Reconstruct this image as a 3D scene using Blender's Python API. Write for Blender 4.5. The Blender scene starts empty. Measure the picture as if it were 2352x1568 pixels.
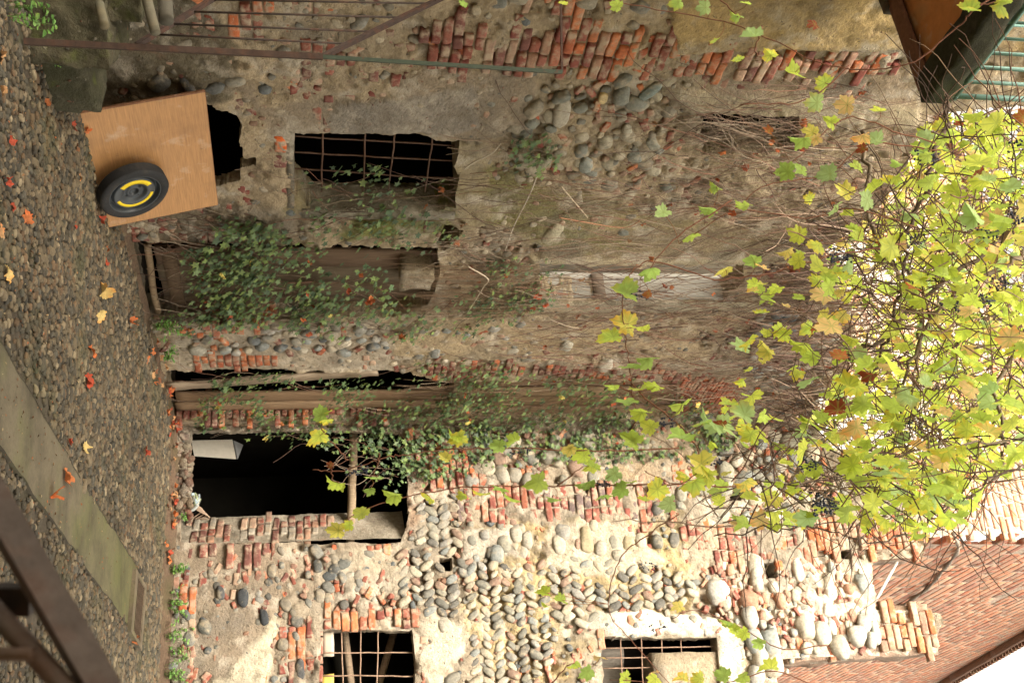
import bpy, math, random
import numpy as np
from math import radians, sin, cos, tan, atan2, pi, sqrt

RS = np.random.RandomState(7)
random.seed(7)
sc = bpy.context.scene
col = sc.collection

# ------------------------------------------------------------------ camera (portrait picture, so rolled by 90 degrees)
F = 2450.0            # focal length in units of a 2352 wide picture
HC = 1.65
PITCH = math.atan(479.0 / F)
cp, sp = cos(PITCH), sin(PITCH)
cam_d = bpy.data.cameras.new('camera')
cam = bpy.data.objects.new('camera', cam_d)
col.objects.link(cam)
cam_d.sensor_width = 36.0
cam_d.lens = 36.0 * F / 2352.0
cam_d.clip_start = 0.05
cam_d.clip_end = 500
from mathutils import Matrix, Vector
Xc = Vector((0, -sp, cp)); Yc = Vector((-1, 0, 0)); Zc = Vector((0, -cp, -sp))
M = Matrix((Xc, Yc, Zc)).transposed().to_4x4()
M.translation = Vector((0, 0, HC))
cam.matrix_world = M
sc.camera = cam
cam_d.dof.use_dof = True
cam_d.dof.focus_distance = 9.5
cam_d.dof.aperture_fstop = 6.0

# ------------------------------------------------------------------ world, sun, exposure
SUN_EL, SUN_AZ = radians(42), radians(203)      # azimuth clockwise from +Y: over the added shading house behind the viewer
w = bpy.data.worlds.new("World"); sc.world = w; w.use_nodes = True
nt = w.node_tree; nt.nodes.clear()
sky = nt.nodes.new('ShaderNodeTexSky'); sky.sky_type = 'NISHITA'; sky.sun_disc = False
sky.sun_elevation = SUN_EL; sky.sun_rotation = SUN_AZ; sky.dust_density = 4.0; sky.air_density = 1.0; sky.ozone_density = 0.6
hs = nt.nodes.new('ShaderNodeHueSaturation'); hs.inputs['Saturation'].default_value = 0.2; hs.inputs['Value'].default_value = 2.1
mxw = nt.nodes.new('ShaderNodeMixRGB'); mxw.blend_type = 'MULTIPLY'; mxw.inputs['Fac'].default_value = 1.0
mxw.inputs['Color2'].default_value = (1.0, 0.93, 0.79, 1)
bg = nt.nodes.new('ShaderNodeBackground'); bg.inputs['Strength'].default_value = 0.15
wo = nt.nodes.new('ShaderNodeOutputWorld')
nt.links.new(sky.outputs[0], hs.inputs['Color']); nt.links.new(hs.outputs[0], mxw.inputs['Color1'])
nt.links.new(mxw.outputs[0], bg.inputs[0]); nt.links.new(bg.outputs[0], wo.inputs[0])
sd = bpy.data.lights.new('sun', 'SUN'); sun = bpy.data.objects.new('sun', sd); col.objects.link(sun)
sd.energy = 2.25; sd.angle = radians(20); sd.color = (1.0, 0.94, 0.85)
tosun = Vector((sin(SUN_AZ) * cos(SUN_EL), cos(SUN_AZ) * cos(SUN_EL), sin(SUN_EL)))
sun.rotation_euler = tosun.to_track_quat('Z', 'Y').to_euler()
sc.view_settings.view_transform = 'Standard'; sc.view_settings.look = 'None'
sc.view_settings.gamma = 1.0; sc.view_settings.exposure = 1.12
sc.cycles.max_bounces = 6; sc.cycles.diffuse_bounces = 3; sc.cycles.glossy_bounces = 2
sc.cycles.transmission_bounces = 3; sc.cycles.transparent_max_bounces = 6
sc.cycles.use_denoising = True

# ------------------------------------------------------------------ picture <-> place
def ray(u, v):
    a, b = (u - 784.0) / F, (v - 1176.0) / F
    return np.array([a, cp - sp * b, sp + cp * b])
CAM = np.array([0, 0, HC])
def on_ground(u, v, z=0.0):
    d = ray(u, v); return CAM + d * ((z - HC) / d[2])
def at_y(u, v, y):
    d = ray(u, v); return CAM + d * (y / d[1])

class Wall:
    def __init__(self, p0, a_over_b):
        self.o = np.array([p0[0], p0[1], 0.0])
        l = sqrt(a_over_b ** 2 + 1)
        self.d = np.array([a_over_b / l, 1 / l, 0.0])
        if a_over_b < 0: self.d = -self.d
        self.n = np.array([self.d[1], -self.d[0], 0.0])
        self.z = np.array([0, 0, 1.0])
    def px(self, u, v, off=0.0):
        r = ray(u, v)
        t = ((self.o + self.n * off - CAM) @ self.n) / (r @ self.n)
        p = CAM + r * t
        return ((p - self.o) @ self.d, p[2])
    def poly(self, pts, off=0.0): return np.array([self.px(u, v, off) for u, v in pts])
    def P(self, s, z, off=0.0): return self.o + self.d * s + self.z * z + self.n * off
    def PA(self, A):       # array of (s, z, n)
        A = np.asarray(A, float)
        return self.o + A[:, :1] * self.d + A[:, 1:2] * self.z + A[:, 2:3] * self.n
    def at(self, u, v, off=0.0):
        s, z = self.px(u, v, off); return self.P(s, z, off)

VPL = 2150.0
L = Wall(on_ground(571, 295), (VPL - 784) * cp / F)                   # the long left wall, running away from the viewer
sc_, _ = L.px(978, 398)                                               # the corner
cornerp = L.P(sc_, 0)
R = Wall(cornerp, (985 - 6000 - 784) * cp / F)                        # the wall across the back

# ------------------------------------------------------------------ numpy noise
def _h(ix, iy, iz, seed):
    n = (ix * 374761393 + iy * 668265263 + iz * 2147483647 + seed * 144665) & 0xffffffff
    n = ((n ^ (n >> 13)) * 1274126177) & 0xffffffff
    return ((n ^ (n >> 16)) & 0xffff) / 65535.0
def vnoise(p, freq, seed=0):
    p = np.asarray(p, float) * freq
    i = np.floor(p).astype(np.int64); f = p - i; f = f * f * (3 - 2 * f)
    out = 0
    for dx in (0, 1):
        for dy in (0, 1):
            for dz in (0, 1):
                wgt = (f[:, 0] if dx else 1 - f[:, 0]) * (f[:, 1] if dy else 1 - f[:, 1]) * (f[:, 2] if dz else 1 - f[:, 2])
                out = out + wgt * _h(i[:, 0] + dx, i[:, 1] + dy, i[:, 2] + dz, seed)
    return out * 2 - 1
def fbm(p, freq, octv=4, seed=0, gain=0.5):
    a, t, s = 1.0, 0.0, 0.0
    for k in range(octv):
        t = t + a * vnoise(p, freq * 2 ** k, seed + k * 13); s += a; a *= gain
    return t / s

def sdf(P, poly):
    """signed distance (negative inside) of points P (n,2) to polygon"""
    poly = np.asarray(poly, float); n = len(poly)
    d = np.full(len(P), 1e9); ins = np.zeros(len(P), bool); near = np.zeros_like(P)
    for i in range(n):
        a, b = poly[i], poly[(i + 1) % n]
        e = b - a; w_ = P - a
        t = np.clip((w_ @ e) / max(e @ e, 1e-12), 0, 1)
        q = a + t[:, None] * e
        dd = np.hypot(*(P - q).T)
        m = dd < d; d[m] = dd[m]; near[m] = q[m]
        c = (a[1] > P[:, 1]) != (b[1] > P[:, 1])
        xi = a[0] + (P[:, 1] - a[1]) * e[0] / (e[1] if abs(e[1]) > 1e-12 else 1e-12)
        ins ^= c & (P[:, 0] < xi)
    return np.where(ins, -d, d), near

# ------------------------------------------------------------------ mesh accumulator
class Acc:
    def __init__(self): self.V = []; self.C = []; self.T = []; self.F = []; self.S = []; self.n = 0
    def add(self, V, faces, C, T=None):
        V = np.asarray(V, float); k = len(V)
        if k == 0: return
        C = np.asarray(C, float)
        if C.ndim == 1: C = np.tile(C, (k, 1))
        self.V.append(V); self.C.append(C[:, :3])
        self.T.append(np.zeros((k, 3)) if T is None else np.asarray(T, float))
        if isinstance(faces, np.ndarray):
            self.F.append((faces + self.n).ravel()); self.S.append(np.full(len(faces), faces.shape[1]))
        else:
            self.F.append(np.array([i for f in faces for i in f]) + self.n); self.S.append(np.array([len(f) for f in faces]))
        self.n += k
    def build(self, name, mat, parent=None, smooth=True, origin=None):
        V = np.concatenate(self.V); C = np.concatenate(self.C); T = np.concatenate(self.T)
        Fi = np.concatenate(self.F).astype(np.int32); S = np.concatenate(self.S).astype(np.int32)
        po = np.array(parent.location) if parent is not None else np.zeros(3)
        if parent is not None and parent.parent is not None: po = po + np.array(parent.parent.location)
        if origin is None and parent is None:
            lo, hi = V.min(0), V.max(0); origin = np.array([(lo[0] + hi[0]) / 2, (lo[1] + hi[1]) / 2, lo[2]])
        o_ = po if origin is None else np.asarray(origin, float)
        me = bpy.data.meshes.new(name)
        me.vertices.add(len(V)); me.vertices.foreach_set('co', (V - o_).astype(np.float32).ravel())
        me.loops.add(len(Fi)); me.loops.foreach_set('vertex_index', Fi)
        st = np.concatenate([[0], np.cumsum(S)[:-1]]).astype(np.int32)
        me.polygons.add(len(S)); me.polygons.foreach_set('loop_start', st)
        try: me.polygons.foreach_set('loop_total', S)
        except Exception: pass
        me.polygons.foreach_set('use_smooth', np.full(len(S), smooth))
        ca = me.color_attributes.new('col', 'FLOAT_COLOR', 'POINT')
        ca.data.foreach_set('color', np.concatenate([C, np.ones((len(C), 1))], 1).astype(np.float32).ravel())
        ta = me.attributes.new('loc', 'FLOAT_VECTOR', 'POINT')
        ta.data.foreach_set('vector', T.astype(np.float32).ravel())
        me.update(calc_edges=True); me.validate()
        me.materials.append(mat)
        o = bpy.data.objects.new(name, me); col.objects.link(o)
        if parent is not None: o.parent = parent
        o.location = o_ - po if parent is not None else o_
        return o

def thing(name, loc, label, cat, group=None):
    o = bpy.data.objects.new(name, None); o.empty_display_size = 0.1
    col.objects.link(o); o.location = loc; o['label'] = label; o['category'] = cat
    if group: o['group'] = group
    return o
def tag(o, label=None, cat=None, group=None, kind=None):
    if label: o['label'] = label
    if cat: o['category'] = cat
    if group: o['group'] = group
    if kind: o['kind'] = kind
    return o

# ------------------------------------------------------------------ shape templates
def ico(sub):
    t = (1 + 5 ** .5) / 2
    v = [(-1, t, 0), (1, t, 0), (-1, -t, 0), (1, -t, 0), (0, -1, t), (0, 1, t), (0, -1, -t), (0, 1, -t), (t, 0, -1), (t, 0, 1), (-t, 0, -1), (-t, 0, 1)]
    v = [np.array(a) / np.linalg.norm(a) for a in v]
    f = [(0, 11, 5), (0, 5, 1), (0, 1, 7), (0, 7, 10), (0, 10, 11), (1, 5, 9), (5, 11, 4), (11, 10, 2), (10, 7, 6), (7, 1, 8), (3, 9, 4), (3, 4, 2), (3, 2, 6), (3, 6, 8), (3, 8, 9), (4, 9, 5), (2, 4, 11), (6, 2, 10), (8, 6, 7), (9, 8, 1)]
    for _ in range(sub):
        c = {}; nf = []
        def mid(a, b):
            k = (min(a, b), max(a, b))
            if k not in c:
                m = v[a] + v[b]; v.append(m / np.linalg.norm(m)); c[k] = len(v) - 1
            return c[k]
        for a, b, d in f:
            x, y, z = mid(a, b), mid(b, d), mid(d, a)
            nf += [(a, x, z), (b, y, x), (d, z, y), (x, y, z)]
        f = nf
    return np.array(v), np.array(f)
ICO1, ICO2, ICO3 = ico(1), ico(2), ico(3)

def cube_grid(nx, ny, nz):
    idx = {}; V = []; Fs = []
    def vid(i, j, k):
        if (i, j, k) not in idx:
            idx[(i, j, k)] = len(V); V.append((i / nx - .5, j / ny - .5, k / nz - .5))
        return idx[(i, j, k)]
    for i in range(nx):
        for j in range(ny):
            Fs.append((vid(i, j, nz), vid(i + 1, j, nz), vid(i + 1, j + 1, nz), vid(i, j + 1, nz)))
            Fs.append((vid(i, j, 0), vid(i, j + 1, 0), vid(i + 1, j + 1, 0), vid(i + 1, j, 0)))
    for i in range(nx):
        for k in range(nz):
            Fs.append((vid(i, 0, k), vid(i + 1, 0, k), vid(i + 1, 0, k + 1), vid(i, 0, k + 1)))
            Fs.append((vid(i, ny, k), vid(i, ny, k + 1), vid(i + 1, ny, k + 1), vid(i + 1, ny, k)))
    for j in range(ny):
        for k in range(nz):
            Fs.append((vid(0, j, k), vid(0, j, k + 1), vid(0, j + 1, k + 1), vid(0, j + 1, k)))
            Fs.append((vid(nx, j, k), vid(nx, j + 1, k), vid(nx, j + 1, k + 1), vid(nx, j, k + 1)))
    return np.array(V) * 2, np.array(Fs)
BRK = cube_grid(6, 4, 2)
def _soft(V, r=.16):
    q = V.copy(); s = np.abs(q); lim = 1 - np.array([r * .35, r, r])
    core = np.clip(q, -lim, lim); e = (q - core) / np.array([r * .35, r, r])
    ln = np.linalg.norm(e, axis=1, keepdims=True); e = np.where(ln > 1, e / np.maximum(ln, 1e-9), e)
    return core + e * np.array([r * .35, r, r])
BRKV = _soft(BRK[0])

class Frame:      # a face one can lay bricks and stones on
    def __init__(self, o, d, z, n): self.o, self.d, self.z, self.n = [np.asarray(a, float) for a in (o, d, z, n)]

def lay_bricks(acc, fr, B, relief=True):
    """B rows: s, z, n, halfw, halfh, halfdepth, rot, r, g, b"""
    B = np.asarray(B, float)
    if len(B) == 0: return
    N = len(B); k = len(BRKV)
    Vt = np.tile(BRKV[None], (N, 1, 1)) * B[:, None, 3:6]
    c, s = np.cos(B[:, 6])[:, None], np.sin(B[:, 6])[:, None]
    x = Vt[:, :, 0] * c - Vt[:, :, 1] * s; y = Vt[:, :, 0] * s + Vt[:, :, 1] * c; n = Vt[:, :, 2]
    x = x + B[:, 0:1]; y = y + B[:, 1:2]; n = n + B[:, 2:3]
    W = fr.o + x[..., None] * fr.d + y[..., None] * fr.z + n[..., None] * fr.n
    W = W.reshape(-1, 3)
    hh = np.repeat(B[:, 4], k)
    for a in range(3):
        W[:, a] += vnoise(W, 14, 50 + a) * hh * (.17 if relief else .05) + vnoise(W, 45, 60 + a) * hh * (.09 if relief else .03)
    C = np.repeat(B[:, 7:10], k, 0)
    f = (BRK[1][None] + (np.arange(N) * k)[:, None, None]).reshape(-1, 4)
    acc.add(W, f, C)

def lay_stones(acc, fr, S, tmpl=ICO2, rough=.22, cut=None):
    """S rows: s, z, n, r_long, r_short, r_out, rot, r, g, b"""
    S = np.asarray(S, float)
    if len(S) == 0: return
    tv, tf = tmpl
    if cut is not None:
        keep = tv[:, 2] > cut
        fm = keep[tf].all(1); tf = tf[fm]
        used = np.unique(tf); mp = -np.ones(len(tv), int); mp[used] = np.arange(len(used)); tv = tv[used]; tf = mp[tf]
    N = len(S); k = len(tv)
    jit = RS.rand(N, 3) * 50
    T = np.tile(tv[None], (N, 1, 1))
    Q = (T + jit[:, None]).reshape(-1, 3)
    dis = 1 + rough * (vnoise(Q, 1.3, 3) * .8 + vnoise(Q, 3.1, 5) * .35)
    pw = 0.82
    T = np.sign(T) * np.abs(T) ** pw
    T = (T.reshape(-1, 3) * dis[:, None]).reshape(N, k, 3) * S[:, None, 3:6]
    c, s = np.cos(S[:, 6])[:, None], np.sin(S[:, 6])[:, None]
    x = T[:, :, 0] * c - T[:, :, 1] * s + S[:, 0:1]; y = T[:, :, 0] * s + T[:, :, 1] * c + S[:, 1:2]; n = T[:, :, 2] + S[:, 2:3]
    W = (fr.o + x[..., None] * fr.d + y[..., None] * fr.z + n[..., None] * fr.n).reshape(-1, 3)
    f = (tf[None] + (np.arange(N) * k)[:, None, None]).reshape(-1, 3)
    acc.add(W, f, np.repeat(S[:, 7:10], k, 0))

def tube(acc, pts, r, color, sides=6, cap=True):
    pts = np.asarray(pts, float); m = len(pts)
    r = np.full(m, r) if np.isscalar(r) else np.asarray(r, float)
    t = np.gradient(pts, axis=0); t /= np.maximum(np.linalg.norm(t, axis=1, keepdims=True), 1e-9)
    ref = np.array([0.31, 0.2, 0.93]) if abs(t[0] @ np.array([0.31, 0.2, 0.93])) < .9 else np.array([1.0, 0, 0])
    a = np.cross(t, ref); a /= np.maximum(np.linalg.norm(a, axis=1, keepdims=True), 1e-9); b = np.cross(t, a)
    an = np.arange(sides) * 2 * pi / sides
    V = pts[:, None] + r[:, None, None] * (np.cos(an)[None, :, None] * a[:, None] + np.sin(an)[None, :, None] * b[:, None])
    i = np.arange(m - 1)[:, None] * sides; j = np.arange(sides)[None]; j2 = (j + 1) % sides
    f = np.stack([i + j, i + j2, i + sides + j2, i + sides + j], -1).reshape(-1, 4)
    fl = f
    if cap:
        fl = [tuple(q) for q in f] + [tuple(range(sides))[::-1], tuple(range((m - 1) * sides, m * sides))]
    acc.add(V.reshape(-1, 3), fl, color)

def smooth_path(pts, per=6):
    pts = np.asarray(pts, float)
    if len(pts) < 3:
        return np.array([pts[0] + (pts[-1] - pts[0]) * t for t in np.linspace(0, 1, per)])
    P = np.vstack([2 * pts[0] - pts[1], pts, 2 * pts[-1] - pts[-2]]); out = []
    for i in range(1, len(P) - 2):
        for t in np.linspace(0, 1, per, endpoint=False):
            out.append(.5 * ((2 * P[i]) + (-P[i - 1] + P[i + 1]) * t + (2 * P[i - 1] - 5 * P[i] + 4 * P[i + 1] - P[i + 2]) * t ** 2 + (-P[i - 1] + 3 * P[i] - 3 * P[i + 1] + P[i + 2]) * t ** 3))
    out.append(P[-2]); return np.array(out)

def slab(acc, c, ax, ay, az, color, seg=(6, 2, 2), wob=0.004, soft=.1, fr=9):
    """a board or block: centre c, half axis vectors ax, ay, az, slightly worn"""
    V, f = cube_grid(*seg)
    q = V.copy()
    W = np.asarray(c) + q[:, :1] * ax + q[:, 1:2] * ay + q[:, 2:3] * az
    if wob:
        for a in range(3): W[:, a] += vnoise(W, fr, 70 + a) * wob + vnoise(W, fr * 3, 75 + a) * wob * .4
    acc.add(W, f, color)

# ------------------------------------------------------------------ materials
def mat(name, base=None, rough=.9, nscale=18, namt=.35, bump=.5, bscale=60, bdist=.006, transl=0, veins=False, tint=None, tscale=2.0, spec=.3, stretch=None, metallic=0, agg=0):
    m = bpy.data.materials.new(name); m.use_nodes = True; t = m.node_tree; n = t.nodes; n.clear(); l = t.links
    out = n.new('ShaderNodeOutputMaterial'); b = n.new('ShaderNodeBsdfPrincipled')
    b.inputs['Roughness'].default_value = rough; b.inputs['Specular IOR Level'].default_value = spec; b.inputs['Metallic'].default_value = metallic
    tc = n.new('ShaderNodeTexCoord'); vec = tc.outputs['Object']
    if stretch:
        mp = n.new('ShaderNodeMapping'); mp.inputs['Scale'].default_value = stretch; l.new(vec, mp.inputs[0]); vec = mp.outputs[0]
    if base is None:
        at = n.new('ShaderNodeAttribute'); at.attribute_name = 'col'; c = at.outputs['Color']
    else:
        rg = n.new('ShaderNodeRGB'); rg.outputs[0].default_value = (*base, 1); c = rg.outputs[0]
    no = n.new('ShaderNodeTexNoise'); no.inputs['Scale'].default_value = nscale; no.inputs['Detail'].default_value = 8; no.inputs['Roughness'].default_value = .65
    l.new(vec, no.inputs['Vector'])
    mr = n.new('ShaderNodeMapRange'); mr.inputs['From Min'].default_value = .25; mr.inputs['From Max'].default_value = .75
    mr.inputs['To Min'].default_value = 1 - namt; mr.inputs['To Max'].default_value = 1 + namt
    l.new(no.outputs['Fac'], mr.inputs['Value'])
    mu = n.new('ShaderNodeMixRGB'); mu.blend_type = 'MULTIPLY'; mu.inputs[0].default_value = 1
    l.new(c, mu.inputs[1]); l.new(mr.outputs[0], mu.inputs[2]); c = mu.outputs[0]
    if tint is not None:
        for k, (tc_, sc2, lo, hi, amt) in enumerate(tint):
            n2 = n.new('ShaderNodeTexNoise'); n2.inputs['Scale'].default_value = sc2; n2.inputs['Detail'].default_value = 7; n2.inputs['Roughness'].default_value = .6
            mpp = n.new('ShaderNodeMapping'); mpp.inputs['Location'].default_value = (k * 7.3, k * 3.1, 1.7 * k); l.new(tc.outputs['Object'], mpp.inputs[0]); l.new(mpp.outputs[0], n2.inputs['Vector'])
            r2 = n.new('ShaderNodeMapRange'); r2.inputs['From Min'].default_value = lo; r2.inputs['From Max'].default_value = hi
            r2.inputs['To Max'].default_value = amt; l.new(n2.outputs['Fac'], r2.inputs['Value'])
            mm = n.new('ShaderNodeMixRGB'); mm.inputs[2].default_value = (*tc_, 1); l.new(r2.outputs[0], mm.inputs[0]); l.new(c, mm.inputs[1]); c = mm.outputs[0]
    if veins:
        la = n.new('ShaderNodeAttribute'); la.attribute_name = 'loc'
        sx = n.new('ShaderNodeSeparateXYZ'); l.new(la.outputs['Vector'], sx.inputs[0])
        best = None
        for ang in (90, 45, 135, -5, 185):
            ca, sa = cos(radians(ang)), sin(radians(ang))
            m1 = n.new('ShaderNodeMath'); m1.operation = 'MULTIPLY'; m1.inputs[1].default_value = -sa; l.new(sx.outputs[0], m1.inputs[0])
            m2 = n.new('ShaderNodeMath'); m2.operation = 'MULTIPLY_ADD'; m2.inputs[1].default_value = ca; l.new(sx.outputs[1], m2.inputs[0]); l.new(m1.outputs[0], m2.inputs[2])
            m3 = n.new('ShaderNodeMath'); m3.operation = 'ABSOLUTE'; l.new(m2.outputs[0], m3.inputs[0])
            if best is None: best = m3.outputs[0]
            else:
                mm = n.new('ShaderNodeMath'); mm.operation = 'MINIMUM'; l.new(best, mm.inputs[0]); l.new(m3.outputs[0], mm.inputs[1]); best = mm.outputs[0]
        rr = n.new('ShaderNodeMapRange'); rr.inputs['From Min'].default_value = .01; rr.inputs['From Max'].default_value = .045
        rr.inputs['To Min'].default_value = .45; rr.inputs['To Max'].default_value = 0; l.new(best, rr.inputs['Value'])
        mm = n.new('ShaderNodeMixRGB'); mm.inputs[2].default_value = (.30, .40, .08, 1); l.new(rr.outputs[0], mm.inputs[0]); l.new(c, mm.inputs[1]); c = mm.outputs[0]
    vo = None
    if agg:
        vo = n.new('ShaderNodeTexVoronoi'); vo.inputs['Scale'].default_value = agg; vo.inputs['Randomness'].default_value = 1
        ds = n.new('ShaderNodeTexNoise'); ds.inputs['Scale'].default_value = 9; ds.inputs['Detail'].default_value = 4; l.new(vec, ds.inputs['Vector'])
        av = n.new('ShaderNodeMixRGB'); av.blend_type = 'ADD'; av.inputs[0].default_value = .12; l.new(vec, av.inputs[1]); l.new(ds.outputs['Color'], av.inputs[2]); l.new(av.outputs[0], vo.inputs['Vector'])
        r3 = n.new('ShaderNodeMapRange'); r3.inputs['From Min'].default_value = .28; r3.inputs['From Max'].default_value = .10; l.new(vo.outputs['Distance'], r3.inputs['Value'])
        sx = n.new('ShaderNodeSeparateXYZ'); l.new(vo.outputs['Color'], sx.inputs[0])
        g1 = n.new('ShaderNodeMath'); g1.operation = 'GREATER_THAN'; g1.inputs[1].default_value = .72; l.new(sx.outputs[0], g1.inputs[0])
        g2 = n.new('ShaderNodeMath'); g2.operation = 'MULTIPLY'; l.new(g1.outputs[0], g2.inputs[0]); l.new(r3.outputs[0], g2.inputs[1])
        cr = n.new('ShaderNodeValToRGB'); el = cr.color_ramp.elements; cr.color_ramp.interpolation = 'CONSTANT'
        el[0].position = 0; el[0].color = (.13, .12, .10, 1); el[1].position = .3; el[1].color = (.30, .11, .07, 1)
        for ps, cc in ((.5, (.44, .38, .29, 1)), (.75, (.22, .18, .13, 1))):
            e = el.new(ps); e.color = cc
        l.new(sx.outputs[1], cr.inputs[0])
        g3 = n.new('ShaderNodeMath'); g3.operation = 'MULTIPLY'; g3.inputs[1].default_value = .65; l.new(g2.outputs[0], g3.inputs[0])
        mm = n.new('ShaderNodeMixRGB'); l.new(g3.outputs[0], mm.inputs[0]); l.new(c, mm.inputs[1]); l.new(cr.outputs[0], mm.inputs[2]); c = mm.outputs[0]
    l.new(c, b.inputs['Base Color'])
    if bump:
        nb = n.new('ShaderNodeTexNoise'); nb.inputs['Scale'].default_value = bscale; nb.inputs['Detail'].default_value = 8; nb.inputs['Roughness'].default_value = .7
        l.new(vec, nb.inputs['Vector'])
        bp = n.new('ShaderNodeBump'); bp.inputs['Strength'].default_value = bump; bp.inputs['Distance'].default_value = bdist
        hsrc = nb.outputs['Fac']
        if vo is not None:
            ad = n.new('ShaderNodeMath'); ad.operation = 'MULTIPLY_ADD'; ad.inputs[1].default_value = .5; l.new(g2.outputs[0], ad.inputs[0]); l.new(hsrc, ad.inputs[2]); hsrc = ad.outputs[0]
        l.new(hsrc, bp.inputs['Height']); l.new(bp.outputs[0], b.inputs['Normal'])
    if transl:
        tr = n.new('ShaderNodeBsdfTranslucent'); l.new(c, tr.inputs['Color']); ms = n.new('ShaderNodeMixShader'); ms.inputs[0].default_value = transl
        l.new(b.outputs[0], ms.inputs[1]); l.new(tr.outputs[0], ms.inputs[2]); l.new(ms.outputs[0], out.inputs[0])
    else: l.new(b.outputs[0], out.inputs[0])
    return m

M_MORTAR = mat('mortar', agg=26, nscale=20, namt=.34, bump=1.0, bscale=34, bdist=.035, tint=[((.20, .18, .15), 1.1, .47, .66, .65), ((.17, .13, .085), 4.2, .52, .70, .65), ((.56, .49, .39), 3.4, .53, .66, .7), ((.16, .11, .07), 24, .60, .8, .6), ((.34, .19, .12), 7, .62, .76, .5)])
M_BRICK = mat('brick', nscale=30, namt=.35, bump=.8, bscale=70, bdist=.008, tint=[((.42, .33, .235), 10, .47, .62, .85), ((.10, .06, .045), 5, .56, .74, .5)])
M_STONE = mat('river stone', nscale=34, namt=.38, bump=.8, bscale=45, bdist=.014, rough=.85, tint=[((.40, .33, .23), 9, .52, .68, .75), ((.10, .09, .07), 17, .58, .76, .55)])
M_PEB = mat('paving pebble', nscale=60, namt=.25, bump=.2, bscale=90, bdist=.003, rough=.75, spec=.3, tint=[((.07, .075, .025), 1.1, .52, .72, .5), ((.06, .045, .03), 3.5, .5, .7, .6)])
M_DIRT = mat('earth', nscale=30, namt=.4, bump=.9, bscale=80, bdist=.01, tint=[((.05, .065, .02), 1.3, .5, .72, .6), ((.16, .12, .08), 4, .55, .75, .6)])
M_CONC = mat('concrete', nscale=45, namt=.22, bump=.5, bscale=120, bdist=.004, tint=[((.12, .135, .035), 1.7, .50, .72, .6), ((.055, .045, .03), 2.2, .46, .68, .75), ((.07, .055, .035), 7, .55, .78, .5)])
M_MOSS = mat('mossy stone', agg=18, nscale=14, namt=.5, bump=1.0, bscale=26, bdist=.04, tint=[((.045, .045, .018), 3, .42, .62, .8), ((.12, .14, .03), 6, .55, .72, .7), ((.26, .23, .16), 9, .60, .8, .5)])
M_WOOD = mat('old wood', nscale=6, namt=.45, bump=.6, bscale=16, bdist=.008, stretch=(12, 12, .7), rough=.85)
M_RUST = mat('rusty iron', nscale=25, namt=.4, bump=.5, bscale=90, bdist=.003, rough=.75, tint=[((.13, .05, .025), 14, .50, .70, .5)])
M_GREENMETAL = mat('green painted iron', nscale=25, namt=.2, bump=.3, bscale=90, bdist=.002, rough=.55, tint=[((.12, .05, .03), 18, .60, .7, .8)])
M_LEAF = mat('vine leaf', nscale=22, namt=.16, bump=.15, bscale=40, bdist=.002, rough=.55, transl=.58, veins=True)
M_IVY = mat('ivy leaf', nscale=40, namt=.2, bump=0, rough=.5, transl=.2, spec=.4)
M_DRY = mat('dry leaf', nscale=50, namt=.3, bump=.3, bscale=80, bdist=.003, rough=.8, transl=.2)
M_TWIG = mat('twig bark', nscale=40, namt=.35, bump=.3, bscale=120, bdist=.002)
M_BLACK = mat('dark inside', base=(.010, .009, .007), spec=0.0, bump=0, namt=.3, nscale=4)  # near-black base paints the shade of room interiors and grate slots
M_PLASTER = mat('render', nscale=14, namt=.14, bump=.5, bscale=40, bdist=.006, tint=[((.34, .25, .13), 2.0, .50, .72, .5), ((.55, .50, .40), 6, .58, .74, .4)])
M_TABLE = mat('veneer', nscale=5, namt=.28, bump=.06, bscale=60, bdist=.001, stretch=(.9, .9, 22), rough=.5, tint=[((.62, .50, .38), 5, .60, .74, .45), ((.24, .12, .05), 2.5, .50, .72, .5), ((.10, .06, .035), 11, .66, .78, .6)])
M_RUBBER = mat('rubber', tint=[((.075, .062, .045), 9, .52, .75, .55)], base=(.018, .018, .019), nscale=50, namt=.3, bump=.25, bscale=120, bdist=.002, rough=.72)
M_STEEL = mat('black steel', tint=[((.085, .07, .05), 14, .55, .75, .5)], base=(.028, .034, .040), nscale=12, namt=.3, bump=0, rough=.42, spec=.5)
M_YEL = mat('yellow sticker', base=(.80, .58, .015), nscale=50, namt=.12, bump=0, rough=.5)
M_PAINT = mat('painted board', nscale=14, namt=.12, bump=.1, rough=.6)
M_BERRY = mat('berry', base=(.02, .025, .05), bump=0, rough=.35, namt=.3)

# ------------------------------------------------------------------ colours
def cvar(c, n=1, a=.18, hue=.05):
    c = np.array(c); k = 1 + (RS.rand(n, 1) - .5) * 2 * a; h = 1 + (RS.rand(n, 3) - .5) * 2 * hue
    return c * k * h
RED = [(.23, .075, .05), (.20, .06, .045), (.27, .10, .07), (.17, .07, .055)]
ORANGE = [(.42, .125, .05), (.36, .105, .05), (.45, .16, .07), (.31, .11, .065)]
PALE = [(.36, .20, .13), (.30, .17, .12), (.40, .26, .18)]
GREY = [(.17, .17, .15), (.22, .21, .18), (.28, .26, .21), (.13, .14, .14), (.33, .29, .22)]
LIGHTST = [(.40, .36, .29), (.33, .31, .27), (.46, .41, .32), (.26, .27, .25)]
def pick(pal): return np.array(pal[RS.randint(len(pal))]) * (1 + (RS.rand() - .5) * .3)

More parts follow.
